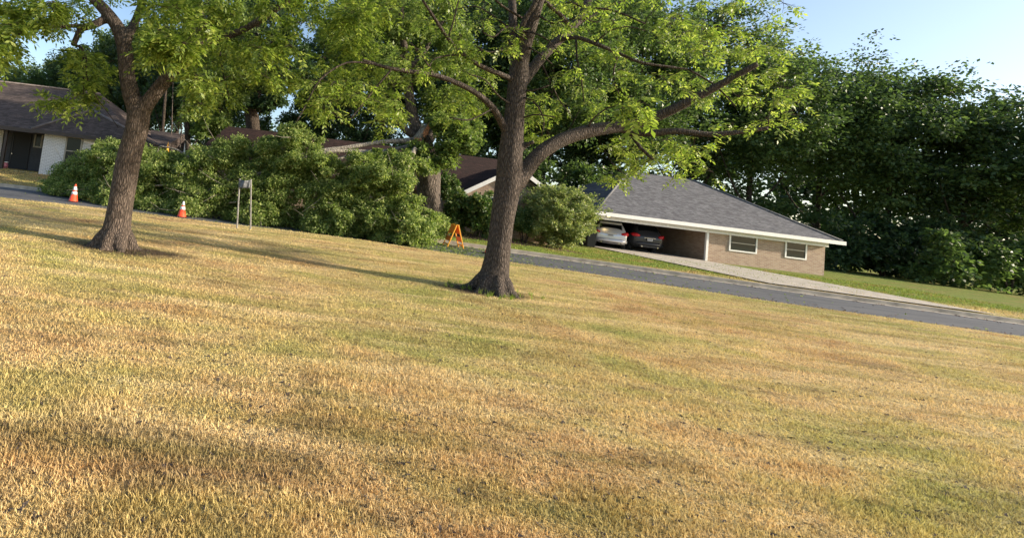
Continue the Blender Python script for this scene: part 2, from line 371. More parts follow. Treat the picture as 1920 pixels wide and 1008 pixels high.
# ------------------------------------------------------------------ grass blades, litter
def blades(n, xf, yf, h, w, name, mat, lab, dens=None):
    Y = yf(n); X = xf(Y); keep = np.array([ (not (near(x)-.05 < y < far(x)+.25)) for x, y in zip(X, Y)])
    X, Y = X[keep], Y[keep]; n = len(X)
    Z = np.array([gh(x, y) for x, y in zip(X, Y)])
    a = rng.uniform(0, 2*np.pi, n); lean = rng.uniform(0, 2*np.pi, n); la = rng.uniform(.1, .9, n)
    pt = .55+.45*np.sin(X*1.7+np.sin(Y*2.3)*1.3)*np.sin(Y*1.9+X*.6)+.35*np.sin(X*5.1+Y*3.7)*np.sin(Y*4.3-X*2.2)
    H = h*rng.uniform(.35, 1.5, n)*(1+Y*.01)*(.62+.5*np.clip(pt, 0, 1.3)); W = w*(1+Y*.12)*rng.uniform(.7, 1.3, n)
    base = np.stack([X, Y, Z-.003], 1); d = np.stack([np.cos(a), np.sin(a), 0*a], 1)*W[:, None]
    top = np.stack([np.cos(lean)*la*H, np.sin(lean)*la*H, H], 1)
    V = np.stack([base-d, base+d, base+d*.6+top*.55, base+top], 1)
    o = quads(name, V, mat); tag(o, lab, 'grass', kind='stuff'); return o
def yf1(n): return 1.6*np.exp(rng.uniform(0, np.log(17.4/1.6), n))
def xf1(Y): return rng.uniform(-.72, 1.62, len(Y))*Y + rng.normal(0, .3, len(Y))
blades(380000, xf1, yf1, .026, .0028, 'dry_grass', M['blade'], 'short patchy straw and green grass blades across the near lawn')
blades(50000, lambda Y: rng.uniform(-20, 34, len(Y)), lambda n: rng.uniform(17.5, 27, n), .05, .005, 'verge_grass', M['blade'], 'short green grass on the strip beyond the road')
def tufts(name, cx, cy, r0, r1, n, h, lab):
    a = rng.uniform(0, 2*np.pi, n//9); rr = rng.uniform(r0, r1, n//9); tx = np.repeat(cx+np.cos(a)*rr*1.3, 9)+rng.normal(0, .015, n//9*9); ty = np.repeat(cy+np.sin(a)*rr, 9)+rng.normal(0, .015, n//9*9)
    m = len(tx); l = rng.uniform(0, 2*np.pi, m); H = h*rng.uniform(.4, 1.2, m); base = np.stack([tx, ty, np.full(m, -.01)], 1); d = np.stack([np.cos(l+1.5), np.sin(l+1.5), 0*l], 1)*.005
    top = np.stack([np.cos(l)*H*.5, np.sin(l)*H*.5, H], 1)
    return tag(quads(name, np.stack([base-d, base+d, base+d*.6+top*.55, base+top], 1), M['leaf_near']), lab, 'weeds', kind='stuff')
tufts('weeds', RT.x, RT.y, .32, .75, 540, .11, 'green weeds at the foot of the right near tree')
tufts('weeds', LT.x, LT.y, .35, .8, 300, .06, 'short weeds at the foot of the left near tree')
def scatter_litter(name, n, px, mat, lab, cat, size):
    X, Y = px(n); Z = np.array([(gh(x, y) if not (near(x) < y < far(x)) else -.088) for x, y in zip(X, Y)])+.006
    a = rng.uniform(0, 2*np.pi, n); L = size*rng.uniform(.5, 1.4, n)
    c = np.stack([X, Y, Z], 1); u = np.stack([np.cos(a), np.sin(a), rng.uniform(0, .5, n)], 1)*L[:, None]; v = np.stack([-np.sin(a), np.cos(a), rng.uniform(0, .4, n)], 1)*L[:, None]*.5
    return tag(quads(name, np.stack([c-u, c-v, c+u, c+v], 1), mat), lab, cat, kind='stuff')
def lp(n):
    X = np.concatenate([rng.normal(3, 6, n//2), rng.normal(5.3, 1.2, n-n//2)]); Y = np.array([rng.uniform(near(x)+.05, far(x)-.1) for x in X]); return X, Y
scatter_litter('road_grit', 900, lambda n: (rng.uniform(4, 26, n), None) if False else (lambda X_: (X_, np.array([near(x)+.1+abs(rng.normal(0, .5)) if rng.random() < .6 else far(x)-.3-abs(rng.normal(0, .35)) for x in X_])))(rng.uniform(4, 26, n)), M['mulch'], 'dry leaf bits gathered along both edges of the road', 'leaves', .04)
scatter_litter('leaf_litter', 3600, lp, M['leaf_fallen'], 'torn green leaves scattered over the grey road', 'leaves', .05)

def lp2(n): Y = yf1(n); return xf1(Y), Y
scatter_litter('lawn_litter', 2600, lp2, M['twig'], 'brown dead leaves and bark bits scattered on the lawn', 'leaves', .022)
# ------------------------------------------------------------------ foliage
def unit(a): return a/np.maximum(1e-9, np.linalg.norm(a, axis=-1, keepdims=True))
def rdir(n): return unit(rng.normal(size=(n, 3)))
def leafquads(c, axis, nrm, L, W):
    axis = unit(axis); side = unit(np.cross(axis, nrm)); up = np.cross(side, axis)
    L = L[:, None]; W = W[:, None]
    return np.stack([c, c+axis*L*.5+side*W+up*W*.25, c+axis*L, c+axis*L*.5-side*W+up*W*.25], 1)
def clump_leaves(C, Rr, per, L, W, sub=10, flat=.8, droop=.35, upn=.8, subr=.30):
    """C (n,3) clump centres, Rr (n,) radii: tufts on and in each clump, leaves in each tuft"""
    n = len(C); C = np.repeat(C, sub, 0); r = np.repeat(Rr, sub)
    d = rdir(len(C)); d[:, 2] = d[:, 2]*flat+.1
    T = C + d*(r*rng.uniform(.25, 1.05, len(C)))[:, None]
    k = max(1, per//sub); od = np.repeat(d, k, 0); T = np.repeat(T, k, 0); r = np.repeat(r, k)
    q = rng.normal(size=(len(T), 3))*(r*subr*.6)[:, None]; q[:, 2] *= .6
    c = T+q; m = len(c)
    ax = od*.5+unit(q)*.6+rng.normal(size=(m, 3))*.5; ax[:, 2] -= droop
    nr = rng.normal(size=(m, 3))*.6+od*.3; nr[:, 2] += upn
    s = rng.uniform(.65, 1.3, m)
    return leafquads(c, ax, nr, L*s, W*s)
def compound(c, d, L, leaflet, pairs=4):
    """pinnate leaves: a drooping midrib with paired leaflets"""
    n = len(c); out = []; d = unit(d)
    side = unit(np.cross(d, np.array([0, 0, 1.])+rng.normal(size=(n, 3))*.35))
    for k in range(pairs*2+1):
        f = (k//2+1)/(pairs+.6) if k < pairs*2 else 1.0
        pos = c + d*(L*f)[:, None]; pos[:, 2] -= .35*L*f*f
        if k < pairs*2: ax = side*(1 if k % 2 else -1)+d*.55
        else: ax = d.copy(); 
        ax = ax.copy(); ax[:, 2] -= rng.uniform(.1, .7, n)
        nr = np.cross(d, side); nr = nr*np.sign(nr[:, 2:3]+1e-9)+rng.normal(size=(n, 3))*.35
        s = leaflet*rng.uniform(.75, 1.2, n)
        out.append(leafquads(pos, ax, nr, s, s*.21))
    return np.concatenate(out)
class Net:
    """branch network: new shoots grow from the nearest branch already there"""
    def __init__(s): s.p = []; s.r = []
    def limb(s, pts, rad):
        pts = [Vector(p) for p in pts]; P2 = []; R2 = []
        for i in range(len(pts)-1):
            p0 = pts[max(i-1, 0)]; p1 = pts[i]; p2 = pts[i+1]; p3 = pts[min(i+2, len(pts)-1)]
            k = max(2, int((p2-p1).length/.12)) if (p2-p1).length < 3 else 12
            for j in range(k):
                u = j/k; P2.append(.5*((2*p1)+(p2-p0)*u+(2*p0-5*p1+4*p2-p3)*u*u+(3*p1-p0-3*p2+p3)*u**3)); R2.append(rad[i]*(1-u)+rad[i+1]*u)
        P2.append(pts[-1]); R2.append(rad[-1])
        s.p += [tuple(q) for q in P2]; s.r += R2; return P2, R2
    def grow(s, mb, C, r_end=.006, r_max=.03, seg=5, sag=.12, wig=.06, n=5, zmin=None):
        """connect every centre in C; returns nothing, tubes go to mb"""
        base = np.array(s.p); C = np.asarray(C)
        dist = np.min(np.linalg.norm(C[:, None, :]-base[None], axis=2), axis=1)
        P_, R_ = list(s.p), list(s.r); A = np.array(P_)
        for i in np.argsort(dist):
            c = C[i]; dd = np.linalg.norm(A-c, axis=1); j = int(np.argmin(dd+np.maximum(0, A[:, 2]-c[2])*.3)); a = A[j]; L = dd[j]
            if L < .05: continue
            r0 = min(R_[j]*.7, r_end+(r_max-r_end)*min(1, L/1.6)); pts = []; rad = []
            ctrl = (a+c)/2; ctrl[2] += sag*L
            for k in range(seg+1):
                u = k/seg; q = a*(1-u)**2+ctrl*2*u*(1-u)+c*u*u
                if 0 < k < seg: q = q+rng.normal(size=3)*wig*L
                pts.append(q); rad.append(r0*(1-u)+r_end*.8*u)
            mb.tube(pts, rad, n)
            new = np.array(pts[1:]); A = np.concatenate([A, new]); R_ += rad[1:]
        s.p = [tuple(x) for x in A]; s.r = R_
def remeshed(mb, name, mat, parent, vox):
    o = mb.build(name, mat, parent, True)
    m = o.modifiers.new('fuse', 'REMESH'); m.mode = 'VOXEL'; m.voxel_size = vox; m.use_smooth_shade = True
    m2 = o.modifiers.new('soft', 'SMOOTH'); m2.factor = .5; m2.iterations = 2
    dg = bpy.context.evaluated_depsgraph_get(); dg.update(); me = bpy.data.meshes.new_from_object(o.evaluated_get(dg))
    o.modifiers.clear(); old = o.data; o.data = me; bpy.data.meshes.remove(old); me.name = name
    if not me.materials: me.materials.append(mat)
    return o
def region(regs, reject=None):
    out = []; rad = []
    for x0, x1, y0, y1, Y0, Y1, n, r in regs:
        k = 0; tries = 0
        while k < n and tries < n*30:
            tries += 1; px, py, Y = random.uniform(x0, x1), random.uniform(y0, y1), random.uniform(Y0, Y1)
            if reject and reject(px, py, Y): continue
            out.append(tuple(P(px, py, Y))); rad.append(r*random.uniform(.7, 1.3)); k += 1
    return np.array(out), np.array(rad)
def twig_leaves(mb, C, Rr, twigs, per, L, leaflet, pairs=4):
    cs = []; ds = []
    for c, r in zip(C, Rr):
        for k in range(twigs):
            d = rdir(1)[0]; d[2] = d[2]*.5-.15; d = d/np.linalg.norm(d); e = c+d*r*random.uniform(.6, 1.1)
            mb.tube([c, (c+e)/2+rng.normal(size=3)*.04*r+np.array([0, 0, .06*r]), e], [.005, .004, .0025], 4, False)
            for j in range(per):
                u = .35+.65*(j+random.random())/per
                cs.append(c+(e-c)*u); q = rdir(1)[0]*.8+d*.8; q[2] = q[2]*.6-.1; ds.append(q)
    cs = np.array(cs); ds = np.array(ds); n = len(cs)
    return compound(cs, ds, L*rng.uniform(.7, 1.25, n), leaflet, pairs)

# ---------------------------------------------------------------- near tree on the left
def limbpx(net, mb, pts, Y, sc, n=18, **kw):
    """pts: (px, py, radius px[, dY]) -> world limb"""
    W = [P(p[0], p[1], Y+(p[3] if len(p) > 3 else 0)) for p in pts]; rr = [p[2]/sc for p in pts]
    P2, R2 = net.limb(W, rr)
    if mb is not None: mb.tube(P2, R2, n, **kw)
    return P2
def trunk_flare(mb, net, pts, Y, sc, foot, strength=1.0, reach=.45):
    W = [P(p[0], p[1], Y) for p in pts]; W[0] = Vector((foot.x, foot.y, -.12)); rr = [p[2]/sc for p in pts]
    P2, R2 = net.limb(W, rr)
    fl = [strength*math.exp(-max(0, p.z)/.16)*.62 for p in P2]
    mb.tube(P2, R2, 48, wob=.012, flare=fl)
    # buttress roots
    for a, L, r in ((2.9, 1.0, .15), (3.7, .75, .14), (4.6, .65, .13), (5.4, .7, .14), (.2, .7, .13), (1.6, .8, .13)):
        d = Vector((math.cos(a), math.sin(a), 0)); L *= reach
        mb.tube([foot+d*.12+Vector((0, 0, .45)), foot+d*(.26)+Vector((0, 0, .17)), foot+d*(.26+L*.4)+Vector((0, 0, .02)), foot+d*(.3+L)+Vector((0, 0, -.09))], [.08, r*.95, r*.62, .04], 12)
sc1 = F/LT.y; Y1 = LT.y
tree1 = empty('pecan_tree', (LT.x, LT.y, 0), 'forked brown-barked tree at left with leaning trunk and feathery bright leaves', 'tree', 'two near trees on the lawn')
mb = MB(); net = Net()
trunk_flare(mb, net, [(214,470,25),(217,440,25),(221,415,23),(227,380,22),(233,345,22),(240,305,22),(247,275,21),(256,245,21),(260,220,21),(262,205,19)], Y1, sc1, LT)
limbpx(net, mb, [(258,225,19),(254,200,17),(246,178,16),(240,150,15),(237,125,14.5),(235,100,14),(231,78,14),(224,58,13),(213,40,12),(197,20,11),(178,0,10),(150,-30,9),(112,-75,7),(60,-130,5)], Y1, sc1, 24, wob=.015)
limbpx(net, mb, [(262,222,17),(270,202,15.5),(288,178,13.5),(308,153,13.5),(328,131,12.5),(345,108,11,.3),(368,86,9.5,.5),(400,77,8,.6),(438,64,7,.6),(478,44,7,.4),(515,20,6.5,.2),(560,-15,6),(620,-60,5)], Y1, sc1, 22, wob=.015)
limbpx(net, mb, [(234,85,10),(243,62,9),(253,42,8,.3),(262,18,7.5,.5),(270,-5,7,.7),(285,-60,6,1)], Y1, sc1, 16)
limbpx(net, mb, [(368,86,8,.5),(374,60,7,.7),(376,30,6.5,.8),(374,0,6,.9),(368,-60,5,1)], Y1, sc1, 14)
limbpx(net, mb, [(210,38,8),(196,37,8),(182,44,7.5,-.1),(165,50,7,-.2),(152,55,6,-.25),(144,70,5.5,-.3),(137,86,5,-.35)], Y1, sc1, 12)
limbpx(net, mb, [(160,50,5,-.2),(135,49,4,-.3),(105,51,3.6,-.5),(75,52,3.2,-.7),(48,57,3,-.8),(28,68,2.6,-.9),(8,88,2.2,-1),(-25,110,1.8,-1.1)], Y1, sc1, 8)
limbpx(net, mb, [(400,77,7,.6),(385,82,8,.6),(365,84,8,.5),(352,74,6,.2)], Y1, sc1, 12)
remeshed(mb, 'trunk', M['bark_a'], tree1, .022)
mbt = MB()
limbpx(net, mbt, [(137,84,2.4,-.35),(150,88,2.4,-.35),(156,97,2.2,-.35),(156,130,1.5,-.3),(157,176,1,-.3)], Y1, sc1, 6)
limbpx(net, mbt, [(154,92,2,-.35),(162,112,1.8,-.3),(162,140,1.3,-.2),(172,165,1.2,-.1),(186,190,1,-.1),(205,215,.8,0),(222,240,.6,0)], Y1, sc1, 6)
limbpx(net, mbt, [(410,80,2.6,.6),(413,105,2,.5),(418,135,1.5,.5),(425,165,1.1,.4),(430,180,.8,.4)], Y1, sc1, 6)
def rej1(px, py, Y):
    if 350 < px < 415 and 62 < py < 96 and Y < Y1+.9: return True
    if 455 < px < 525 and 10 < py < 62 and Y < Y1+.7: return True
    if 366 < px < 386 and py < 62 and Y < Y1+.9: return True
    if 28 < px < 135 and 62 < py < 150: return True                        # open sky
    if 60 < px < 125 and 45 < py < 200: return not (90 < px < 110 and 180 < py < 205)
    if py > 105 and 200 < px < 365 and Y < Y1+.8: return True               # bare fork
    if px < 262 and 175 < px and py > 5 and Y < Y1+.6: return True
    return False
C, Rr = region([(-40,200,-10,42,7.6,10.5,28,.25),(-20,60,40,112,7.0,9,12,.24),(135,215,85,150,8.0,10,9,.2),(128,200,150,200,8.2,9.2,5,.16),(90,108,186,202,8.4,8.6,2,.12),
                (185,235,170,245,8.3,9,8,.2),(270,420,-10,95,7.2,10.5,38,.25),(275,350,75,105,7.2,8.3,8,.2),(350,560,60,160,7.6,11,26,.25),(365,430,150,195,8.8,10.5,5,.2),
                (420,740,-20,85,7.6,11.5,42,.25),(560,720,85,165,8.6,11.5,14,.23),
                (-150,600,-330,-25,6.2,11.5,115,.38)], rej1)
net.grow(mbt, C, .005, .022)
V = twig_leaves(mbt, C, Rr, 5, 4, .26, .105)
mbt.build('branch', M['bark_dark'], tree1, True)
quads('crown', V, M['leaf_near'], tree1)
print('t1 leaves', len(V))

# ---------------------------------------------------------------- near tree on the right
sc2 = F/RT.y; Y2 = RT.y
tree2 = empty('pecan_tree', (RT.x, RT.y, 0), 'grey-brown tree right of centre with one heavy arching limb and sparse young leaves', 'tree', 'two near trees on the lawn')
mb = MB(); net = Net()
trunk_flare(mb, net, [(925,550,26),(927,520,25),(931,490,22.5),(936,455,20.5),(941,415,20.5),(947,380,22),(953,345,23),(956,300,22),(961,250,19.5),(966,200,17),(970,160,17),(974,120,17),(979,90,16)], Y2, sc2, RT, .9)
limbpx(net, mb, [(950,365,18),(968,342,17),(984,322,15),(1002,298,14),(1028,276,13.5),(1062,259,13),(1100,247,13),(1140,240,12),(1172,236,11),(1210,226,10,-.1),(1260,206,9,-.3),(1330,170,7,-.6),(1420,120,5,-1)], Y2, sc2, 24, wob=.015)
limbpx(net, mb, [(1160,240,8),(1185,246,7.5),(1215,250,7,-.2),(1270,246,6,-.4),(1340,252,5,-.6),(1440,240,3.5,-.9)], Y2, sc2, 12)
limbpx(net, mb, [(972,130,13),(965,90,9),(962,50,8,.1),(960,0,7.5,.2),(955,-70,6,.4)], Y2, sc2, 14)
limbpx(net, mb, [(976,125,14),(985,85,12,-.1),(997,45,11,-.2),(1010,0,10,-.3),(1025,-70,8,-.4),(1035,-140,6,-.5)], Y2, sc2, 18)
limbpx(net, mb, [(975,160,12),(992,138,10.5,.1),(1012,112,10,.2),(1038,85,9.5,.3),(1066,58,9,.4),(1090,30,8,.5),(1105,-5,7.5,.6),(1130,-70,6,.8)], Y2, sc2, 16)
limbpx(net, mb, [(978,80,6,-.1),(978,55,5.5,-.3),(988,30,5,-.4),(1004,5,5,-.5),(1012,-40,4,-.6)], Y2, sc2, 10)
limbpx(net, mb, [(948,245,8),(938,225,7,-.1),(922,200,6,-.3),(893,175,5.4,-.5),(855,155,5,-.7),(815,141,4.6,-.8),(775,135,4.2,-.9),(735,129,3.8,-1),(705,121,3.2,-1.1),(680,112,2.6,-1.2)], Y2, sc2, 10)
limbpx(net, mb, [(962,150,6),(940,140,5,-.2),(905,126,4.4,-.4),(868,102,4,-.6),(840,72,3.4,-.8),(815,35,3,-1),(792,0,2.6,-1.2)], Y2, sc2, 10)
limbpx(net, mb, [(972,285,6),(985,273,5,-.1),(1001,265,3.4,-.2)], Y2, sc2, 10)
limbpx(net, mb, [(1050,75,5,.3),(1080,70,4.4,0),(1115,82,4,-.2),(1160,100,3.4,-.3),(1205,118,3,-.4),(1290,130,2.4,-.5)], Y2, sc2, 8)
limbpx(net, mb, [(1070,55,4.5,.3),(1055,32,4,0),(1035,15,4,-.2),(1010,-10,3.5,-.3)], Y2, sc2, 8)
remeshed(mb, 'trunk', M['bark_b'], tree2, .024)
mbt = MB()
for pts in ([(1176,246,4),(1188,258,3.6),(1200,276,3,-.1),(1225,300,2.2,-.2)], [(925,203,1.6,-.3),(880,225,1.4,-.8),(845,220,1.1,-1)],
            [(735,129,2,-1),(700,170,1.5,-1.2),(672,205,1.2,-1.3),(655,225,.9,-1.4),(640,232,.7,-1.4)], [(705,121,1.8,-1.1),(650,118,1.6,-1.3),(600,150,1.4,-1.5),(575,195,1.1,-1.6),(555,230,.8,-1.7)],
            [(868,102,2,-.6),(836,105,1.6,-.8),(812,112,1.2,-1),(805,128,.9,-1)], [(840,72,1.8,-.8),(850,40,1.4,-.9),(860,0,1.2,-1)], [(815,141,1.6,-.8),(800,118,1.3,-.9),(770,80,1,-1)],
            [(1080,70,2,0),(1082,110,1.7,-.2),(1090,150,1.3,-.3),(1095,190,1,-.4)], [(1012,112,2,.2),(1030,150,1.6,0),(1050,190,1.2,-.1),(1070,215,.9,-.2)], [(1115,82,1.8,-.2),(1140,60,1.5,-.4),(1175,50,1.2,-.5),(1210,58,1,-.6)],
            [(1066,58,2.4,.4),(1110,30,2,.5),(1160,5,1.6,.5),(1230,-20,1.4,.6)], [(985,85,2,-.1),(1010,100,1.5,-.4),(1035,120,1,-.6)], [(966,200,2.2),(935,180,1.7,-.3),(910,150,1.3,-.5),(880,140,1,-.7)],
            [(990,40,2.5,-.2),(940,10,2,-.5),(900,-30,1.6,-.6)], [(963,60,2,.1),(925,30,1.6,.2),(890,12,1.2,.3),(850,20,1,.4)], [(970,170,2),(1000,170,1.6,-.2),(1030,160,1.2,-.3)], [(962,230,2),(1000,215,1.5,-.2),(1040,220,1,-.3)], [(1160,100,2,-.3),(1150,140,1.5,-.5),(1162,180,1,-.6)], [(1100,247,2.4),(1110,225,1.8,-.2),(1135,205,1.4,-.3),(1160,195,1,-.4)],
            [(1010,30,2,-.3),(1040,45,1.6,-.6),(1075,35,1.2,-.8),(1120,42,1,-.9)], [(960,60,2),(1000,62,1.6,-.5),(1030,78,1.2,-.7),(1048,100,.9,-.8)], [(980,110,2.4,-.2),(948,95,1.8,-.5),(915,98,1.4,-.8),(890,85,1,-.9)],
            [(985,60,2.4,-.3),(950,52,2,-.6),(925,70,1.6,-.8),(905,60,1,-1)], [(1290,130,2,-.5),(1340,160,1.4,-.6),(1380,200,1,-.7)], [(1040,-10,2.4),(1090,12,2,-.2),(1150,20,1.6,-.4),(1210,45,1.2,-.5)], [(965,180,2.2),(1000,190,1.6,-.3),(1020,225,1.1,-.4),(1015,255,.8,-.4)]):
    limbpx(net, mbt, pts, Y2, sc2, 6)
def rej2(px, py, Y):
    if 930 < px < 995 and 95 < py and Y < Y2+.5: return True
    if 990 < px < 1170 and 222 < py < 330: return Y < Y2+.5 or py > 285
    return False
C, Rr = region([(560,700,120,235,7.6,9,20,.19),(690,760,140,245,7.8,9.2,14,.19),(690,900,90,160,8,10,13,.16),(820,935,110,225,8.6,11,22,.18),(780,960,0,95,8,11,20,.19),
                (1000,1200,-10,70,8,11,18,.16),(1000,1200,70,150,8.4,11,13,.14),(1000,1200,150,225,8.6,11,14,.14),(985,1065,200,260,9.6,11,10,.15),(1110,1200,255,335,8.8,10.5,16,.17),(1165,1200,185,225,7.9,8.3,4,.2),
                (1200,1500,-20,240,7.5,11.5,66,.21),(1200,1340,240,330,8.5,11,18,.2),
                (760,1500,-350,-25,6.5,12.5,120,.34)], rej2)
net.grow(mbt, C, .0045, .017)
V = twig_leaves(mbt, C, Rr, 4, 3, .17, .085, 3)
fc = np.array([tuple(P(*p)) for p in ((1178,192,8.4),(1190,200,8.3),(1170,215,8.5),(1196,185,8.2),(1185,222,8.4),(1205,205,8.3))]); fd = np.array([(-.5,-.3,-.2),(.3,-.6,-.3),(-.9,-.1,-.5),(.6,-.3,.2),(-.3,-.5,-.9),(.5,.2,-.4)])
V = np.concatenate([V, compound(fc, fd, np.full(6, .34), .17, 7)])
mbt.build('branch', M['bark_dark'], tree2, True)
quads('crown', V, M['leaf_near_b'], tree2)
print('t2 leaves', len(V))

# ---------------------------------------------------------------- generic background tree
def tree(name, label, x, y, h, r, leaf, bark='bark_dark', trunk_r=.25, clear=.3, nclump=100, per=210, L=.32, group='trees behind the houses', sub=8, seed=None, lean=0, flat=.75, fork=4, cr=.28, shape=None):
    z0 = gh(max(-70, min(80, x)), y)-.1; root = empty(name, (x, y, z0), label, 'tree', group)
    mb = MB(); net = Net(); top = Vector((x+lean, y, z0+h*.9))
    pts = [Vector((x, y, z0)), Vector((x+lean*.1, y, z0+h*.15)), Vector((x+lean*.35+random.uniform(-.2, .2), y, z0+h*.45)), top]
    P2, R2 = net.limb(pts, [trunk_r*1.35, trunk_r, trunk_r*.75, trunk_r*.12]); mb.tube(P2, R2, 10, wob=.03)
    for k in range(fork):
        u = random.uniform(clear, .65); a = 2*math.pi*k/fork+random.uniform(-.5, .5); i = int(u*(len(P2)-1)); b0 = P2[i]; rr = R2[i]*.6
        e = b0+Vector((math.cos(a)*r*.7, math.sin(a)*r*.7, h*random.uniform(.12, .3))); mid = (b0+e)/2+Vector((0, 0, -.03*h))
        p, q = net.limb([b0, mid, e], [rr, rr*.6, rr*.2]); mb.tube(p, q, 7)
    d = rdir(nclump); rad = rng.uniform(.35, 1, nclump)**.6
    zc = z0+h*(clear+1)/2; hz = h*(1-clear)/2
    zz = d[:, 2]*rad; prof = np.ones(nclump) if shape is None else shape((zz+1)/2)
    C = np.stack([x+lean*.7+d[:, 0]*rad*r*prof, y+d[:, 1]*rad*r*prof, zc+zz*hz], 1)
    Rr = rng.uniform(.7, 1.3, nclump)*r*cr
    net.grow(mb, C, .012, trunk_r*.3, 4, n=4)
    mb.build('trunk', M[bark], root, True)
    quads('crown', clump_leaves(C, Rr, int(per*1.4), L*.8, L*.26, sub+2, flat, subr=.36), M[leaf], root)
    return root
def X(px, Y): return P(px, 281+.1228*px, Y).x
def topz(px, py, Y): return P(px, py, Y).z
exec_trees = []
def bt(px, Y, toppy, r, leaf, label, **kw):
    z = topz(px, toppy, Y); return tree(kw.pop('name', 'broadleaf_tree'), label, X(px, Y), Y, z, r, leaf, **kw)
# far left, low, against the sky
bt(12, 62, 128, 5.0, 'leaf_mid', 'dark rounded tree above the left end of the brown-grey roof', L=.4)
bt(40, 70, 104, 2.2, 'leaf_pale', 'pale thin half-bare tree against the sky, left of its taller twin', bark='bark_pale', nclump=26, per=26, clear=.35, name='slender_tree', group='thin pale trees against the sky', trunk_r=.16)
bt(72, 68, 96, 3.0, 'leaf_pale', 'tallest pale feathery tree in the gap of sky', bark='bark_pale', nclump=40, per=70, clear=.2, name='slender_tree', group='thin pale trees against the sky', trunk_r=.16)
bt(108, 60, 125, 5.0, 'leaf_mid', 'mid green tree behind the roof, first beyond the sky gap', L=.4)
bt(150, 58, 105, 5.0, 'leaf_dark', 'dark green tree behind the roof, left of the near forked trunk', L=.4)
bt(205, 55, 70, 5.2, 'leaf_mid', 'green tree directly behind the near forked trunk', L=.4)
bt(270, 52, 50, 5.0, 'leaf_dark', 'tall dark tree just right of the forked trunk', L=.4)
bt(320, 44, 30, 4.2, 'leaf_dark', 'tall dark evergreen above the thin bare stems', L=.36)
bt(395, 56, 25, 6, 'leaf_mid', 'broad green tree above the left end of the brown roof', L=.42)
bt(640, 48, -30, 5.2, 'leaf_dark', 'tall bluish dark conifer behind the middle of the brown roof', L=.36, name='conifer_tree', per=230)
bt(705, 54, -40, 5.5, 'leaf_dark', 'dark tree behind the split oak, left of its stem', L=.42)
bt(590, 60, 40, 4.6, 'leaf_mid', 'far green tree closing the right side of the small sky gap', L=.42)
bt(845, 46, -60, 6, 'leaf_dark', 'very tall dark tree behind the brick gable house', L=.38, nclump=130)
bt(925, 52, -60, 6, 'leaf_dark', 'tall dark tree directly behind the grey-brown near trunk', L=.4, nclump=130)
bt(1010, 42, -40, 5.6, 'leaf_mid', 'tall green tree right of the near trunk, above the arching limb', L=.34, nclump=130, per=230)
bt(1100, 50, -40, 6.5, 'leaf_dark', 'huge dark spreading tree above the slate roof ridge', L=.38, nclump=140)
bt(1180, 44, -10, 5.5, 'leaf_mid', 'green tree rising behind the carport roof', L=.36, nclump=130)
bt(1290, 50, 10, 6.5, 'leaf_dark', 'dark tree behind the middle of the carport house', L=.4)
bt(1400, 46, 60, 6, 'leaf_mid', 'mid green tree behind the right half of the carport house', L=.38)
bt(1530, 50, 90, 6.5, 'leaf_dark', 'dark round tree past the right end of the carport house', L=.4)
bt(1660, 44, 140, 6.5, 'leaf_mid', 'green tree second from the right edge of the street', L=.4)
bt(1800, 42, 150, 7, 'leaf_dark', 'dark spreading tree at the far right end of the street', L=.4)
bt(1950, 40, 180, 7, 'leaf_mid', 'rightmost green tree, partly out of view', L=.4)
nw = 950; xw = rng.uniform(-75, 190, nw); hw_ = np.where(xw > 2, 15.0, np.where(xw > -22, 10.0, 7.5)); zw_ = rng.uniform(0, 1, nw)*hw_
yw_ = 74+rng.uniform(-4, 4, nw)-np.maximum(0, xw-40)*.25
Cw = np.stack([xw, yw_, zw_], 1)
tag(quads('distant_woods', clump_leaves(Cw, rng.uniform(1.6, 2.8, nw), 120, .7, .26, 10, .8), M['leaf_dark']), 'far wood closing the view behind all the houses', 'woods', kind='stuff')
# low growth closing the view under the crowns
def hedge_clumps(specs, name, label, cat, leaf, per, L, group=None, bark='bark_dark', extra=None):
    """specs: (x, y, z, r)"""
    C = np.array([s[:3] for s in specs], dtype=float); Rr = np.array([s[3] for s in specs])
    cx, cy = C[:, 0].mean(), C[:, 1].mean(); z0 = gh(cx, cy)-.03
    root = empty(name, (cx, cy, z0), label, cat, group); mb = MB(); net = Net()
    for k in range(4):
        a = k*1.6; net2, q = net.limb([Vector((cx+math.cos(a)*.1, cy+math.sin(a)*.1, z0)), Vector((cx+math.cos(a)*.3, cy+math.sin(a)*.3, z0+.5*max(.4, C[:, 2].max()-z0)))], [.04, .02]); mb.tube(net2, q, 6)
    net.grow(mb, C, .006, .03, 4, n=4); mb.build('stem', M[bark], root)
    Q = clump_leaves(C, Rr, per, L, L*.33, 10, .9)
    if extra is not None: Q = np.concatenate([Q, extra])
    quads('foliage', Q, M[leaf], root); return root
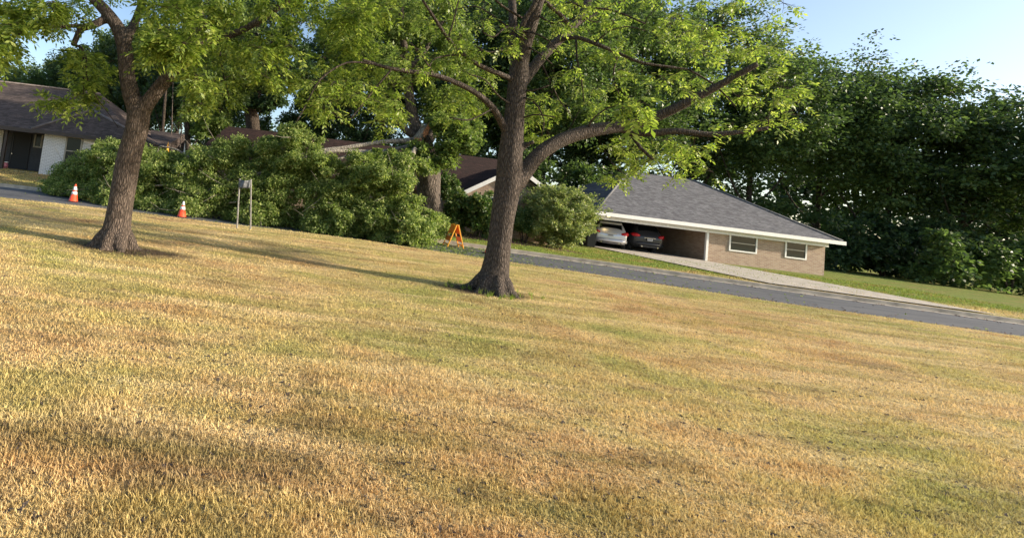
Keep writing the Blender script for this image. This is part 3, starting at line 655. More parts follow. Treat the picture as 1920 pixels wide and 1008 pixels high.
for i, (px, Y, w_, h_, leaf, lab) in enumerate([(295, 40, 5, 3.4, 'leaf_dark', 'dark undergrowth between the white brick house and the brown roof'), (560, 44, 6, 5.0, 'leaf_mid', 'hazy green thicket seen over the brown roof in the sky gap'), (505, 50, 6, 8.6, 'leaf_mid', 'hazy green thicket right behind the dark oak trunk'), (640, 46, 7, 8.5, 'leaf_dark', 'dark tall thicket between the sky gap and the split oak'), (1760, 41, 14, 5, 'leaf_dark', 'dark thicket second from the right end of the street'), (1500, 45, 12, 5, 'leaf_mid', 'green thicket just past the carport house'), (700, 42, 6, 6, 'leaf_dark', 'dark thicket behind the split oak and brown roof'),
                    (1060, 46, 9, 11, 'leaf_dark', 'tall dark thicket in the fork between near trunk and arching limb'), (1040, 40, 7, 6, 'leaf_mid', 'green thicket seen under the arching limb'), (860, 44, 7, 7.5, 'leaf_dark', 'black-green thicket above the brick gable ridge'), (1180, 42, 6, 5.5, 'leaf_dark', 'dark thicket behind the carport ridge'), (180, 48, 8, 5, 'leaf_dark', 'dark thicket over the hip roof of the white house'), (60, 54, 8, 5, 'leaf_mid', 'green thicket above the long brown-grey ridge'),
                    (1640, 40, 14, 4, 'leaf_dark', 'dark thicket right of the carport house'), (1880, 36, 12, 4, 'leaf_mid', 'green thicket at the right end of the street'), (430, 46, 7, 6, 'leaf_dark', 'dark thicket behind the dark oak trunk')]):
    cx = X(px, Y)
    sp = [(cx+random.uniform(-w_/2, w_/2), Y+random.uniform(-1, 1), h_*random.random()**.8+.3, random.uniform(.6, 1.1)) for _ in range(int(w_*h_*1.2))]
    hedge_clumps(sp, 'thicket', lab, 'thicket', leaf, 170, .3, 'thickets behind the houses')
# dark oak whose trunk shows above the brown roof
Yd = 36; xd = X(480, Yd); root = empty('dark_oak', (xd, Yd, .2), 'black-trunked spreading oak standing just behind the brown roof', 'tree', 'trees behind the houses')
mb = MB(); net = Net(); sd = F/Yd
limbpx(net, mb, [(478,420,16),(476,300,15),(474,230,13),(470,205,12),(482,170,9),(490,120,7),(480,40,5),(470,-60,3)], Yd, sd, 12, wob=.05)
for pts in ([(472,210,9),(500,190,7),(530,175,5,-1),(560,165,3,-1.5)], [(470,208,8),(445,180,6),(420,150,4,1),(400,110,3,1)], [(480,180,6),(520,140,4.5,.5),(545,90,3,1)], [(485,150,5),(450,90,4),(430,30,3)]): limbpx(net, mb, pts, Yd, sd, 8)
def rejd(px, py, Y): return (530 < px < 565 and 172 < py < 225) or (405 < px < 440 and 195 < py < 232)
C, Rr = region([(400,560,-60,60,32,40,40,1.2),(390,480,60,195,33,39,26,.95),(480,575,60,185,33,39,28,.95),(490,535,185,208,34,37,6,.5)], rejd)
net.grow(mb, C, .015, .08, 4, n=4); mb.build('trunk', M['bark_dark'], root, True)
quads('crown', clump_leaves(C, Rr, 260, .3, .1, 10, .7), M['leaf_dark'], root)
# soft green tree hanging in front of the left end of the brown roof
Ym = 23; root = empty('young_oak', (X(372, Ym), Ym, .2), 'mid green tree drooping in front of the left end of the brown roof', 'tree')
mb = MB(); net = Net(); sdm = F/Ym
limbpx(net, mb, [(352,400,6),(353,300,5.5),(350,200,5),(356,100,4),(370,0,3),(380,-80,2)], Ym, sdm, 8)
limbpx(net, mb, [(354,170,3.5),(380,150,3),(400,165,2.2),(408,200,1.6)], Ym, sdm, 6)
C, Rr = region([(345,470,70,170,21,25,46,.5),(352,425,165,225,21.5,24.5,26,.42),(362,405,225,262,22,24,10,.32),(420,500,130,190,21.5,25,14,.4),(330,470,-80,70,20.5,25,40,.7)])
net.grow(mb, C, .01, .05, 4, n=4); mb.build('trunk', M['bark_dark'], root, True)
quads('crown', clump_leaves(C, Rr, 200, .17, .06, 10, .8), M['leaf_oak'], root)
# thin bare trunks left of the brown roof
for px, Y, top, dx in ((322,31,165,2),(340,30,150,5),(352,31,150,8)):
    mb = MB(); net = Net(); limbpx(net, mb, [(px-4,300,1.3),(px,240,1.1),(px+dx*.5,200,.9),(px+dx,top,.8),(px+dx*1.6,top-60,.4)], Y, F/Y, 6)
    root = empty('sapling_trunk', P(px-4, 300, Y), 'one of the thin pale bare stems between the white house and the brown roof', 'sapling', 'thin bare stems')
    mb.build('trunk', M['bark_oak'], root, True)

# ---------------------------------------------------------------- split oak (still standing)
Yo = 23.2; so = F/Yo
oak = empty('split_oak', (P(803, 400, Yo).x, Yo, .05), 'thick oak trunk torn open where its big limb broke off', 'tree')
mb = MB(); net = Net()
foot = P(808, 436, Yo); 
W = [P(812,446,Yo), P(808,425,Yo), P(806,400,Yo), P(804,365,Yo), P(803,330,Yo), P(800,300,Yo), P(794,272,Yo), P(788,255,Yo)]
P2, R2 = net.limb(W, [33/so, 27/so, 23/so, 21.5/so, 21/so, 21/so, 18/so, 15/so]); mb.tube(P2, R2, 30, wob=.06)
limbpx(net, mb, [(790,262,13),(779,240,12),(773,212,10),(768,180,9),(764,140,8),(758,90,7),(752,30,6),(748,-60,4)], Yo, so, 14, wob=.03)
limbpx(net, mb, [(778,255,8,-.3),(763,246,6.5,-.5),(750,232,6,-.6),(738,218,5.5,-.7),(724,206,4,-.8),(708,190,3,-1)], Yo, so, 10, wob=.03)
limbpx(net, mb, [(796,275,11,.2),(812,250,9,.8),(830,215,7,1.2),(850,160,5.5,1.6),(865,90,4,2)], Yo, so, 10)
limbpx(net, mb, [(768,170,6),(735,130,4.5,.5),(700,80,3.5,1),(670,20,2.5,1.2)], Yo, so, 8)
limbpx(net, mb, [(765,130,6),(800,90,4.5,.5),(830,40,3.5,1)], Yo, so, 8)
limbpx(net, mb, [(800,300,7,-.3),(780,312,6,-1),(758,322,5,-1.6),(742,340,4,-2)], Yo, so, 8)
C, Rr = region([(640,880,-60,40,20.5,27,60,.75),(610,740,30,130,21,26,34,.62),(735,880,40,140,21,26,34,.62),(620,700,120,200,21.5,25,10,.45),(700,760,130,215,22,25.5,12,.42),(790,900,130,230,22,26,26,.5),(800,890,225,262,21.2,23,14,.42),(760,850,268,315,20.8,22.3,20,.34),(700,770,284,304,20.8,22,6,.24),(822,892,222,300,20.8,22.6,30,.4),(660,770,292,335,20.2,21.6,12,.28)],
    lambda px, py, Y: (Y < Yo+.3 and ((722 < px < 792 and 175 < py < 262) or (765 < px < 812 and 225 < py < 276))) or (770 < px < 835 and py > 322))
net.grow(mb, C, .01, .06, 4, n=4)
mb.build('trunk', M['bark_oak'], oak, True)
quads('crown', clump_leaves(C, Rr, 330, .17, .055, 12, .8), M['leaf_oak'], oak)
mb = MB()   # torn, splintered stub
q = P(793, 262, Yo-.9); tip = P(801, 232, Yo-1.0)
mb.tube([P(776,270,Yo-.9), P(786,258,Yo-.9), P(794,245,Yo-1), P(800,233,Yo-1)], [.24, .25, .22, .06], 12, wob=.12)
for k in range(11):
    a = k/11*6.28; b0 = P(795, 244, Yo-1)+Vector((math.cos(a)*.15, math.sin(a)*.15, 0)); mb.tube([b0, b0+Vector((.08*math.cos(a)+.06, .08*math.sin(a), random.uniform(.15, .42)))], [.05, .008], 5)
st = mb.build('torn_stub', M['bark_pale'], oak, True)
mb = MB()
for k in range(14):
    b0 = P(797+random.uniform(-3, 5), 250+random.uniform(-8, 8), Yo-1.24); mb.tube([b0, b0+Vector((random.uniform(-.05, .12), -.02, random.uniform(.15, .4)))], [.045, .008], 4)
for k in range(9):
    b0 = P(786+random.uniform(-6, 6), 262+random.uniform(-3, 3), Yo-1.25); mb.tube([b0, b0+Vector((random.uniform(-.25, .1), -.02, random.uniform(-.05, .15)))], [.04, .008], 4)
tag(mb.build('torn_wood', M['wood_raw'], oak), 'raw reddish splintered wood')

# ---------------------------------------------------------------- fallen crown over the road
fal = empty('fallen_tree', (P(470, 420, 19).x, 19, -.1), 'huge broken leafy crown lying across the road, its pale limbs on top', 'fallen tree')
mb = MB(); net = Net()
sf = F/20.5
for pts in ([(785,262,7,2.2),(755,264,5,1.6),(720,266,4.6,1.2),(680,272,4.4,1),(640,278,4.2,.8),(600,283,4,.6),(540,295,3.4,.4),(480,300,2.8,.2)],
            [(775,272,4.6,1.9),(730,282,4,1.2),(690,284,3.8,.9),(650,283,3.6,.6),(615,285,3.4,.3),(560,300,3,.4),(500,325,2.4,.2)],
            [(700,284,3.6,.8),(640,296,3,.6),(600,310,2.6,.4),(560,340,2,.3)],
            [(780,275,5,.8),(768,300,5,-.5),(757,325,4.4,-1.2),(742,360,3.5,-1.6),(720,390,2.5,-1.9)],
            [(480,305,2.6,.2),(430,305,2.4,0),(380,298,2.6,0),(355,294,2,0),(330,280,1.6,.1),(300,274,1.2,.2)],
            [(540,302,2.6,.4),(470,330,3,-1),(400,340,2.6,-1),(330,345,2.2,-1),(260,350,1.8,-1),(190,350,1.4,-1)],
            [(600,290,2.6,.4),(560,255,2,-.2),(548,240,1.6,-.4)], [(560,340,2,.3),(500,370,1.4,-1.4),(430,380,1,-1.8)], [(560,340,2,.3),(600,390,1.4,-1.8),(650,410,1,-2.2)]):
    limbpx(net, mb, pts, 20.5, sf, 9, wob=.04)
mb.build('limb', M['bark_pale'], fal, True)
# outline of the heap in the photo, upper and lower edge by column
TOPE = [(95,352),(105,318),(125,306),(150,294),(168,278),(190,266),(235,264),(275,270),(300,280),(350,288),(385,272),(420,258),(450,256),(480,272),(505,252),(530,236),(560,230),(600,240),(625,272),(650,288),(690,290),(720,284),(765,282),(800,292),(818,320),(822,350),(828,410),(845,430)]
BOTE = [(95,358),(150,370),(200,382),(260,392),(340,404),(420,412),(500,422),(600,436),(700,450),(760,457),(800,462),(845,445)]
ti = lambda tab, x: float(np.interp(x, *zip(*tab)))
Cs = []; Rs = []; px_list = []
def yfront(px): return ti([(95,20.5),(200,18.6),(340,18.1),(500,18.0),(650,17.3),(780,16.8),(845,18.5)], px)
while len(Cs) < 760:
    px = random.uniform(92, 835); a = ti(TOPE, px); b_ = ti(BOTE, px); u = random.random(); py = a+(b_-a)*u+4
    yf = yfront(px); Y = yf + (1-u)*random.uniform(.8, 2.6) + random.uniform(0, .9) + .45*(1+math.sin(px*.045+py*.02))*(.5+.5*math.sin(py*.07-px*.016))
    q = P(px, py, Y)
    if q.z < .02: q.z = .05+random.random()*.25
    if 596 < px < 672 and py < 290: continue
    if px > 768 and 318 < py < 366+(px-768)*.75: continue
    if px > 806 and py > 425: continue
    if 770 < px < 812 and py < 278: continue
    Cs.append(tuple(q)); Rs.append(random.uniform(.2, .52)*(1.0 if u > .12 else .75))
C = np.array(Cs); Rr = np.array(Rs)
mbt = MB(); net.grow(mbt, C, .008, .045, 5, sag=.05, n=5)
for _ in range(150):   # bare twigs poking through
    c = C[random.randrange(len(C))]; d = rdir(1)[0]; d[1] = -abs(d[1]); d[0] -= .4
    L = random.uniform(.5, 1.3); mbt.tube([c, c+d*L*.5+rng.normal(size=3)*.06, c+d*L], [.014, .01, .004], 4)
mbt.build('branch', M['bark_pale'], fal, True)
V = clump_leaves(C, Rr, 540, .095, .030, 16, .85, .7, .6, .34)
V = V[V[:, :, 2].min(1) > -.09]
quads('foliage', V, M['leaf_fallen'], fal)
print('fallen', len(V))

# ---------------------------------------------------------------- shrubs
def shrub(px0, px1, py0, py1, Y0, Y1, n, r, name, label, leaf, per, L, ell=True, **kw):
    sp = []; cx, cy = (px0+px1)/2, (py0+py1)/2
    while len(sp) < n:
        u, v, w_ = random.uniform(-1, 1), random.uniform(-1, 1), random.uniform(-1, 1)
        if ell and u*u+v*v+w_*w_ > 1: continue
        if v > 0 and ell: v *= 1.1
        q = P(cx+u*(px1-px0)/2, cy+v*(py1-py0)/2, (Y0+Y1)/2+w_*(Y1-Y0)/2)
        sp.append((q.x, q.y, max(.25, q.z), r*random.uniform(.7, 1.25)))
    return hedge_clumps(sp, name, label, 'shrub', leaf, per, L, **kw)
# long arching sprays on it
cs = []; ax = []
for k in range(46):
    a = random.uniform(0, 2*math.pi); e = random.uniform(.1, 1.2); c0 = Vector(P(1050, 405, 23.4)); d = Vector((math.cos(a)*math.cos(e), math.sin(a)*math.cos(e)*.9, math.sin(e)))
    p0 = c0+Vector((d.x*1.3, d.y*1.3, d.z*1.2)); p1 = c0+Vector((d.x*2.0, d.y*1.8, d.z*1.55)); p2 = p1+Vector((d.x*.45, d.y*.4, .05))
    for j in range(60):
        u = random.random(); q = p0*(1-u)**2+p1*2*u*(1-u)+p2*u*u; cs.append(np.array(q)+rng.normal(size=3)*.06); ax.append(rng.normal(size=3)*.6+np.array(d))
cs = np.array(cs); ax = np.array(ax); nn = np.tile(np.array([0, 0, 1.]), (len(cs), 1))+rng.normal(size=cs.shape)*.4
spr = leafquads(cs, ax, nn, np.full(len(cs), .11), np.full(len(cs), .035))
bs = shrub(990,1112,352,458,21.6,25.4,185,.36,'large_shrub','large pale yellow-green arching shrub beside the silver car','leaf_shrub',260,.11, extra=spr)
h1 = shrub(878,926,362,432,22.3,24,46,.3,'hydrangea','broad leafy dark shrub under the white gable trim, right of its pair','leaf_hyd',150,.16,group='dark shrubs before the brick gable')
h2 = shrub(832,885,362,428,22.6,24.4,42,.3,'hydrangea','broad leafy dark shrub nearest the split oak trunk','leaf_hyd',150,.16,group='dark shrubs before the brick gable')
shrub(820,858,325,372,24.0,25.2,22,.26,'round_shrub','dark rounded bush between the oak trunk and the gable corner','leaf_hyd',150,.13)
shrub(962,1006,392,438,22.5,24,34,.26,'low_shrub','low deep green bush between the near trunk and the pale shrub','leaf_hyd',170,.10)
shrub(975,1010,345,395,25.0,26.4,16,.3,'grey_shrub','greyish bush behind the low green one, against the brick','leaf_mid',120,.12)
shrub(798,832,400,440,20.6,21.4,16,.2,'leafy_sprout','loose leafy suckers at the foot of the split oak','leaf_oak',110,.12)
# mulch under the shrubs
mb = MB(); pts = [P(845, 425, 22), P(905, 435, 22), P(985, 448, 22), P(1065, 458, 22)]
xs = np.linspace(X(830, 22), X(1110, 22), 24)
for i, x in enumerate(xs):
    for j, y in enumerate(np.linspace(22.3+.15*math.sin(i*1.3), 24.8, 8)): mb.v.append((x, y, gh(x, y)+.012))
for i in range(23):
    for j in range(7): a = i*8+j; mb.f.append((a, a+8, a+9, a+1))
tag(mb.build('mulch_bed', M['mulch'], smooth=True), kind='structure')

# ---------------------------------------------------------------- houses
def window(parent, x0, x1, z0, z1, y, mat_frame='trim_tan', sash=True):
    """on a wall whose face is at y, facing -y"""
    mb = MB(); t = .09
    mb.box((x0, y-.05, z0), (x0+t, y-.003, z1)); mb.box((x1-t, y-.05, z0), (x1, y-.003, z1)); mb.box((x0+t, y-.05, z1-t), (x1-t, y-.003, z1)); mb.box((x0+t, y-.05, z0), (x1-t, y-.003, z0+t))
    w = mb.build('window', M[mat_frame], parent)
    g = MB().box((x0+t, y-.02, z0+t), (x1-t, y-.006, z1-t)).build('pane', M['glass'], w) if False else None
    p = MB().box((x0+t, y-.02, z0+t), (x1-t, y-.006, z1-t)); o = p.build('pane', M['glass'], None); o.parent = w; o.location = (0, 0, 0)
    co = np.array([v.co for v in o.data.vertices])-np.array(parent.location); o.data.vertices.foreach_set('co', co.ravel().astype(np.float32))
    if sash:
        zm = (z0+z1)/2; p = MB().box((x0+t, y-.035, zm-.03), (x1-t, y-.021, zm+.03)); o = p.build('sash_rail', M['trim_tan'], None); o.parent = w
        co = np.array([v.co for v in o.data.vertices])-np.array(parent.location); o.data.vertices.foreach_set('co', co.ravel().astype(np.float32))
    return w
def hip_roof(x0, x1, y0, y1, z, h, ridge_in0, ridge_in1, t=.14, yr=None):
    yr = (y0+y1)/2 if yr is None else yr; mb = MB()
    a, b, c, d = Vector((x0,y0,z)), Vector((x1,y0,z)), Vector((x1,y1,z)), Vector((x0,y1,z)); e, f = Vector((x0+ridge_in0,yr,z+h)), Vector((x1-ridge_in1,yr,z+h))
    dn = Vector((0,0,-t)); vs = [a,b,c,d,e,f,a+dn,b+dn,c+dn,d+dn]
    mb.add(vs, [(0,1,5,4),(1,2,5),(2,3,4,5),(3,0,4),(6,9,8,7),(0,6,7,1),(1,7,8,2),(2,8,9,3),(3,9,6,0)]); return mb
# --- white brick house at left
Yw = 26.6; zg = .42
xa, xb = P(72, 325, Yw).x, P(262, 300, Yw).x
hL = empty('white_brick_house', (xa, Yw, zg), 'low white painted brick house with brown-grey roof and dark porch door', 'house')
ze = P(74, 245, Yw).z       # eave height
MB().box((xa, Yw, zg-.3), (xb+.4, Yw+8, ze)).build('wall', M['brick_white'], hL)
x2, x3 = P(120, 290, Yw).x, P(152, 290, Yw).x
window(hL, x2, x3, P(135, 300, Yw).z-.35, ze-.10, Yw)
x4, x5 = P(203, 290, Yw).x, P(222, 290, Yw).x
window(hL, x4, x5, zg+.9, ze-.1, Yw)
MB().box((-60+30, Yw+2.2, zg-.3), (xa-.003, Yw+8, ze)).build('porch_wall', M['dark_wood'], hL)
Yp = Yw+2.2
dx0, dx1 = P(24, 270, Yp).x, P(55, 275, Yp).x
d = MB().box((dx0-.08, Yp-.05, zg+.1), (dx1+.08, Yp-.003, ze-.15)).build('door', M['black'], hL)
MB().box((dx0+.02, Yp-.08, zg+.2), (dx0+.06, Yp-.051, ze-.3)).build('door_stile', M['dark_metal'], hL)
MB().cyl((dx0+.12, Yp-.14, zg+1.05), (dx0+.12, Yp-.05, zg+1.05), .035).build('door_handle', M['chrome'], hL)
window(hL, P(66, 255, Yp).x, P(79, 255, Yp).x+.1, P(70, 277, Yp).z, P(70, 248, Yp).z, Yp, sash=False)
xpw = P(0, 260, Yp).x-1.5
MB().box((xpw-6, Yp-.05, zg-.2), (P(6, 260, Yp).x, Yp-.004, ze-.02)).build('wall', M['brick_white'], hL)
MB().box((P(2, 300, Yw+.2).x, Yw+.15, zg), (P(2, 300, Yw+.2).x+.14, Yw+.29, ze-.1)).build('porch_post', M['trim_brown'], hL)
MB().box((-45, Yw-.1, zg-.35), (xa-.004, Yw+2.15, zg+.12)).build('porch_slab', M['concrete'], hL)
zr = P(60, 161, Yw+4.5).z
rf = hip_roof(-48, P(250, 230, Yw+3).x+1.5, Yw+.0-.25, Yw+9.3, ze, zr-ze, 6, 4.6); rf.build('roof', M['roof_grey'], hL)
wr = MB(); hz = P(176, 208, Yw+2.2).z; A = Vector((xa-.45, Yw-.55, ze+.01)); B = Vector((xb+.9, Yw-.55, ze+.01)); T = P(172, 207, Yw+1.15); T2 = Vector((T.x, Yw+6, T.z))
dn = Vector((0, 0, -.13))
wr.add([A, B, T, T2, Vector((A.x, Yw+6, ze+.01)), Vector((B.x, Yw+6, ze+.01)), A+dn, B+dn], [(0,1,2),(0,2,3,4),(1,5,3,2),(0,6,7,1),(6,0,4),(1,7,5)])
wr.build('wing_roof', M['roof_grey'], hL)
MB().box((A.x, Yw-.59, ze-.17), (B.x, Yw-.552, ze+.03)).build('fascia', M['trim_brown'], hL)
MB().box((-46, Yw-.29, ze-.20), (A.x-.004, Yw-.252, ze+.02)).build('fascia', M['trim_brown'], hL)
def cap(parent, a, b, m='roof_grey', rr=.07):
    MB().tube([Vector(a)+Vector((0,0,.03)), Vector(b)+Vector((0,0,.03))], [rr, rr], 8).build('ridge_cap', M[m], parent, True)
M['cap'] = simple('ridge_shingle', (.16, .135, .125), .9, noise=.3, nscale=6)
cap(hL, A, T, 'cap'); cap(hL, B, T, 'cap'); cap(hL, (-42, Yw+4.52, zr), (P(250, 230, Yw+3).x+1.5-4.6, Yw+4.52, zr), 'cap')
for px, py in ((77, 200), (112, 216)):
    q = P(px, py+3, Yw+2.6); MB().cyl(q-Vector((0,0,.2)), q+Vector((0,0,.25)), .06).build('vent_pipe', M['trim_brown'], hL)
# right section of it seen beyond the near trunk
x6 = P(300, 270, Yw+1.5).x
MB().box((xb+.404, Yw+1.2, zg-.3), (x6, Yw+8, ze-.05)).build('wall', M['brick_white'], hL)
r2 = MB(); zt = P(285, 243, Yw+4.5).z
r2.add([(xb+.2, Yw+.9, ze-.08), (x6+.4, Yw+.9, ze-.08), (x6+.4, Yw+5, zt), (xb-1.5, Yw+5, zt), (x6+.4, Yw+9, ze-.08), (xb, Yw+9, ze-.08)], [(0,1,2,3), (3,2,4,5), (1,4,2)]); r2.build('low_roof', M['roof_grey'], hL)
MB().box((P(272, 300, Yw+1.2).x, Yw+1.15, zg+.4), (P(284, 300, Yw+1.2).x, Yw+1.198, ze-.4)).build('shutter', M['black'], hL)
# planter on the porch
q = P(9, 304, Yw+.5); root = empty('flower_pot', (q.x, Yw+.5, zg+.12), 'small pink patterned pot on the dark porch', 'flower pot')
mb = MB().tube([(q.x,Yw+.5,zg+.12),(q.x,Yw+.5,zg+.3),(q.x,Yw+.5,zg+.5)], [.13, .2, .17], 14); mb.build('pot', M['pink'], root, True)
mb = MB().tube([(q.x,Yw+.5,zg+.5),(q.x,Yw+.5,zg+.54)], [.2, .2], 14); mb.build('rim', M['white'], root, True)

# --- brown-roofed brick house in the middle and right
Yb = 27.0; zb = .12
zeb = P(862, 358, 25.3).z
hB = empty('brick_house', (P(650, 380, Yb).x, Yb, zb), 'long brown-roofed brick house with a white-trimmed front gable, behind the fallen tree', 'house')
xl = P(372, 280, Yb).x; xr = P(1062, 370, Yb).x
MB().box((xl, Yb, zb-.3), (xr, Yb+8.5, zeb-.1)).build('wall', M['brick_red'], hB)
zrb = P(650, 264, Yb+4.3).z; xrl = P(428, 231, Yb+4.3).x
mb = MB(); a, b_, c_, d_ = Vector((xl-.5, Yb-.6, zeb-.05)), Vector((xr+.4, Yb-.6, zeb-.05)), Vector((xr+.4, Yb+9.1, zeb-.05)), Vector((xl-.5, Yb+9.1, zeb-.05)); e_, f_ = Vector((xrl, Yb+4.3, zrb)), Vector((xr-2.6, Yb+4.3, zrb))
dn = Vector((0,0,-.16)); mb.add([a,b_,c_,d_,e_,f_,a+dn,b_+dn,c_+dn,d_+dn], [(0,1,5,4),(1,2,5),(2,3,4,5),(3,0,4),(6,9,8,7),(0,6,7,1),(1,7,8,2),(2,8,9,3),(3,9,6,0)])
mb.build('roof', M['roof_brown'], hB)
MB().box((xl-.62, Yb-.75, zb), (xl-.46, Yb-.62, P(373, 253, Yb-.7).z)).build('corner_board', M['white'], hB)
# front gable
Yg = 25.3; gx0, gx1 = P(866, 365, Yg).x, P(1054, 385, Yg).x; gxm = (gx0+gx1)/2; gz = P(959, 312, Yg).z; ov = .35
mb = MB(); mb.add([(gx0+.3,Yg,zb-.3),(gx1-.3,Yg,zb-.3),(gx1-.3,Yg,zeb),(gxm,Yg,gz-.12),(gx0+.3,Yg,zeb),(gx0+.3,Yb+.3,zb-.3),(gx1-.3,Yb+.3,zb-.3),(gx1-.3,Yb+.3,zeb),(gx0+.3,Yb+.3,zeb)], [(0,1,2,3,4),(1,6,7,2),(5,0,4,8)])
mb.build('gable_wall', M['brick_red'], hB)
sl_ = (gz-zeb)/(gxm-gx0)
mb = MB(); yb_ = Yb+3.4
for s_, xe in ((1, gx0), (-1, gx1)):
    p = [Vector((xe, Yg-ov, zeb-.02)), Vector((gxm, Yg-ov, gz)), Vector((gxm, yb_, gz)), Vector((xe, yb_, zeb-.02))]
    if s_ < 0: p = p[::-1]
    mb.slab(p, .1)
mb.build('gable_roof', M['roof_brown'], hB)
mb = MB()
for xe, sg in ((gx0, 1), (gx1, -1)):
    p0 = Vector((xe-.05*sg, Yg-ov-.03, zeb-.10)); p1 = Vector((gxm, Yg-ov-.03, gz-.05))
    n0 = len(mb.v); mb.v += [tuple(p0+Vector((0,0,.13))), tuple(p1+Vector((0,0,.10))), tuple(p1-Vector((0,0,.14))), tuple(p0-Vector((0,0,.12)))]
    mb.v += [tuple(Vector(v)+Vector((0,-.05,0))) for v in mb.v[n0:n0+4]]
    mb.f += [(n0,n0+1,n0+2,n0+3),(n0+7,n0+6,n0+5,n0+4),(n0,n0+4,n0+5,n0+1),(n0+2,n0+6,n0+7,n0+3),(n0,n0+3,n0+7,n0+4),(n0+1,n0+5,n0+6,n0+2)]
    mb.box((xe-.02*sg-.08, Yg-ov-.03, zeb-.26), (xe-.02*sg+.08, Yg-.1, zeb-.1))
mb.build('rake_board', M['white'], hB)
window(hB, P(915, 375, Yg).x, P(940, 375, Yg).x, zb+.9, P(925, 368, Yg).z, Yg, 'white')
q = P(854, 314, Yb+1.4); MB().cyl(q-Vector((0,0,.15)), q+Vector((0,0,.12)), .06).build('vent_pipe', M['galv'], hB)
q = P(860, 337, Yg+1); 
# --- slate-roofed carport house at right
Yc = 29.6; zc_ = -.02
xc0 = P(1112, 430, Yc).x; zf = P(1160, 405, Yc).z; xc1 = xc0+15
hC = empty('carport_house', (xc0, Yc, zc_), 'slate-roofed house with an open white-edged carport at right', 'house')
zrc = P(1205, 328, Yc+5.2).z
hip_roof(xc0-.15, xc1+.6, Yc-.35, Yc+10.6, zf+.12, zrc-zf, 5.6, 5.6, .12).build('roof', M['roof_slate'], hC)
M['cap2'] = simple('slate_ridge_shingle', (.15, .15, .155), .9, noise=.3, nscale=6)
yy_ = Yc+(10.6-.35)/2; cap(hC, (xc0-.15, Yc-.35, zf+.12), (xc0+5.45, yy_, zf+.12+zrc-zf), 'cap2'); cap(hC, (xc1+.6, Yc-.35, zf+.12), (xc1+.6-5.6, yy_, zf+.12+zrc-zf), 'cap2')
MB().box((xc0-.25, Yc-.47, zf-.10), (xc1+.7, Yc-.352, zf+.13)).build('fascia', M['white'], hC)
MB().box((xc0-.1, Yc-.1, zf-.34), (xc1, Yc+.08, zf-.104)).build('beam', M['white'], hC)
MB().box((xc0, Yc+.1, zc_-.2), (xc0+.12, Yc+7, zf)).build('side_wall', M['dark_wood'], hC)
MB().box((xc0-.05, Yc+7.0, zc_-.2), (xc0+7.4, Yc+7.15, zf)).build('back_wall', M['dark_wood'], hC)
MB().box((xc0+7.4, Yc+.1, zc_-.2), (xc1, Yc+10, zf-.002)).build('wall', M['brick_red'], hC)
MB().box((xc0+.13, Yc+.1, zf-.03), (xc0+7.39, Yc+6.98, zf+.02)).build('ceiling', M['dark_wood'], hC)
MB().box((xc0+3.5, Yc-.05, zc_-.2), (xc0+3.5+.001, Yc-.04, zc_-.19))
for xx in (xc0+7.25,): MB().box((xx, Yc-.04, zc_-.2), (xx+.14, Yc+.09, zf-.345)).build('carport_post', M['white'], hC)
window(hC, xc0+8.8, xc0+10.6, .9, 2.0, Yc+.1, 'white'); window(hC, xc0+12.4, xc0+13.8, .9, 2.0, Yc+.1, 'white')
q = P(1141, 405, Yc+.5); lamp = MB().tube([q+Vector((0,0,.14)), q+Vector((0,0,.10)), q+Vector((0,0,0)), q-Vector((0,0,.09))], [.03, .07, .085, .05], 12).build('lamp', M['glow'], hC, True)
MB().box((q.x-.05, q.y-.05, q.z+.14), (q.x+.05, q.y+.05, zf-.03)).build('lamp_bracket', M['dark_metal'], hC)
# driveway
mb = MB(); ys = np.linspace(far(12)+.18, Yc+7, 30); 
for y in ys:
    for x in (xc0+.3, xc0+7.0): mb.v.append((x, y, -.035+.012))
x0d = xc0+.3
mb = MB()
for i, y in enumerate(ys):
    for j in range(9):
        x = x0d+j*6.9/8; yy = y if y > 22 else y+(far(x)-far(12))*(1-(y-ys[0])/(22-ys[0])); mb.v.append((x, yy, gh(x, yy)+.045))
for i in range(len(ys)-1):
    for j in range(8): a = i*9+j; mb.f.append((a, a+1, a+10, a+9))
tag(mb.build('driveway', M['concrete'], smooth=True), kind='structure')

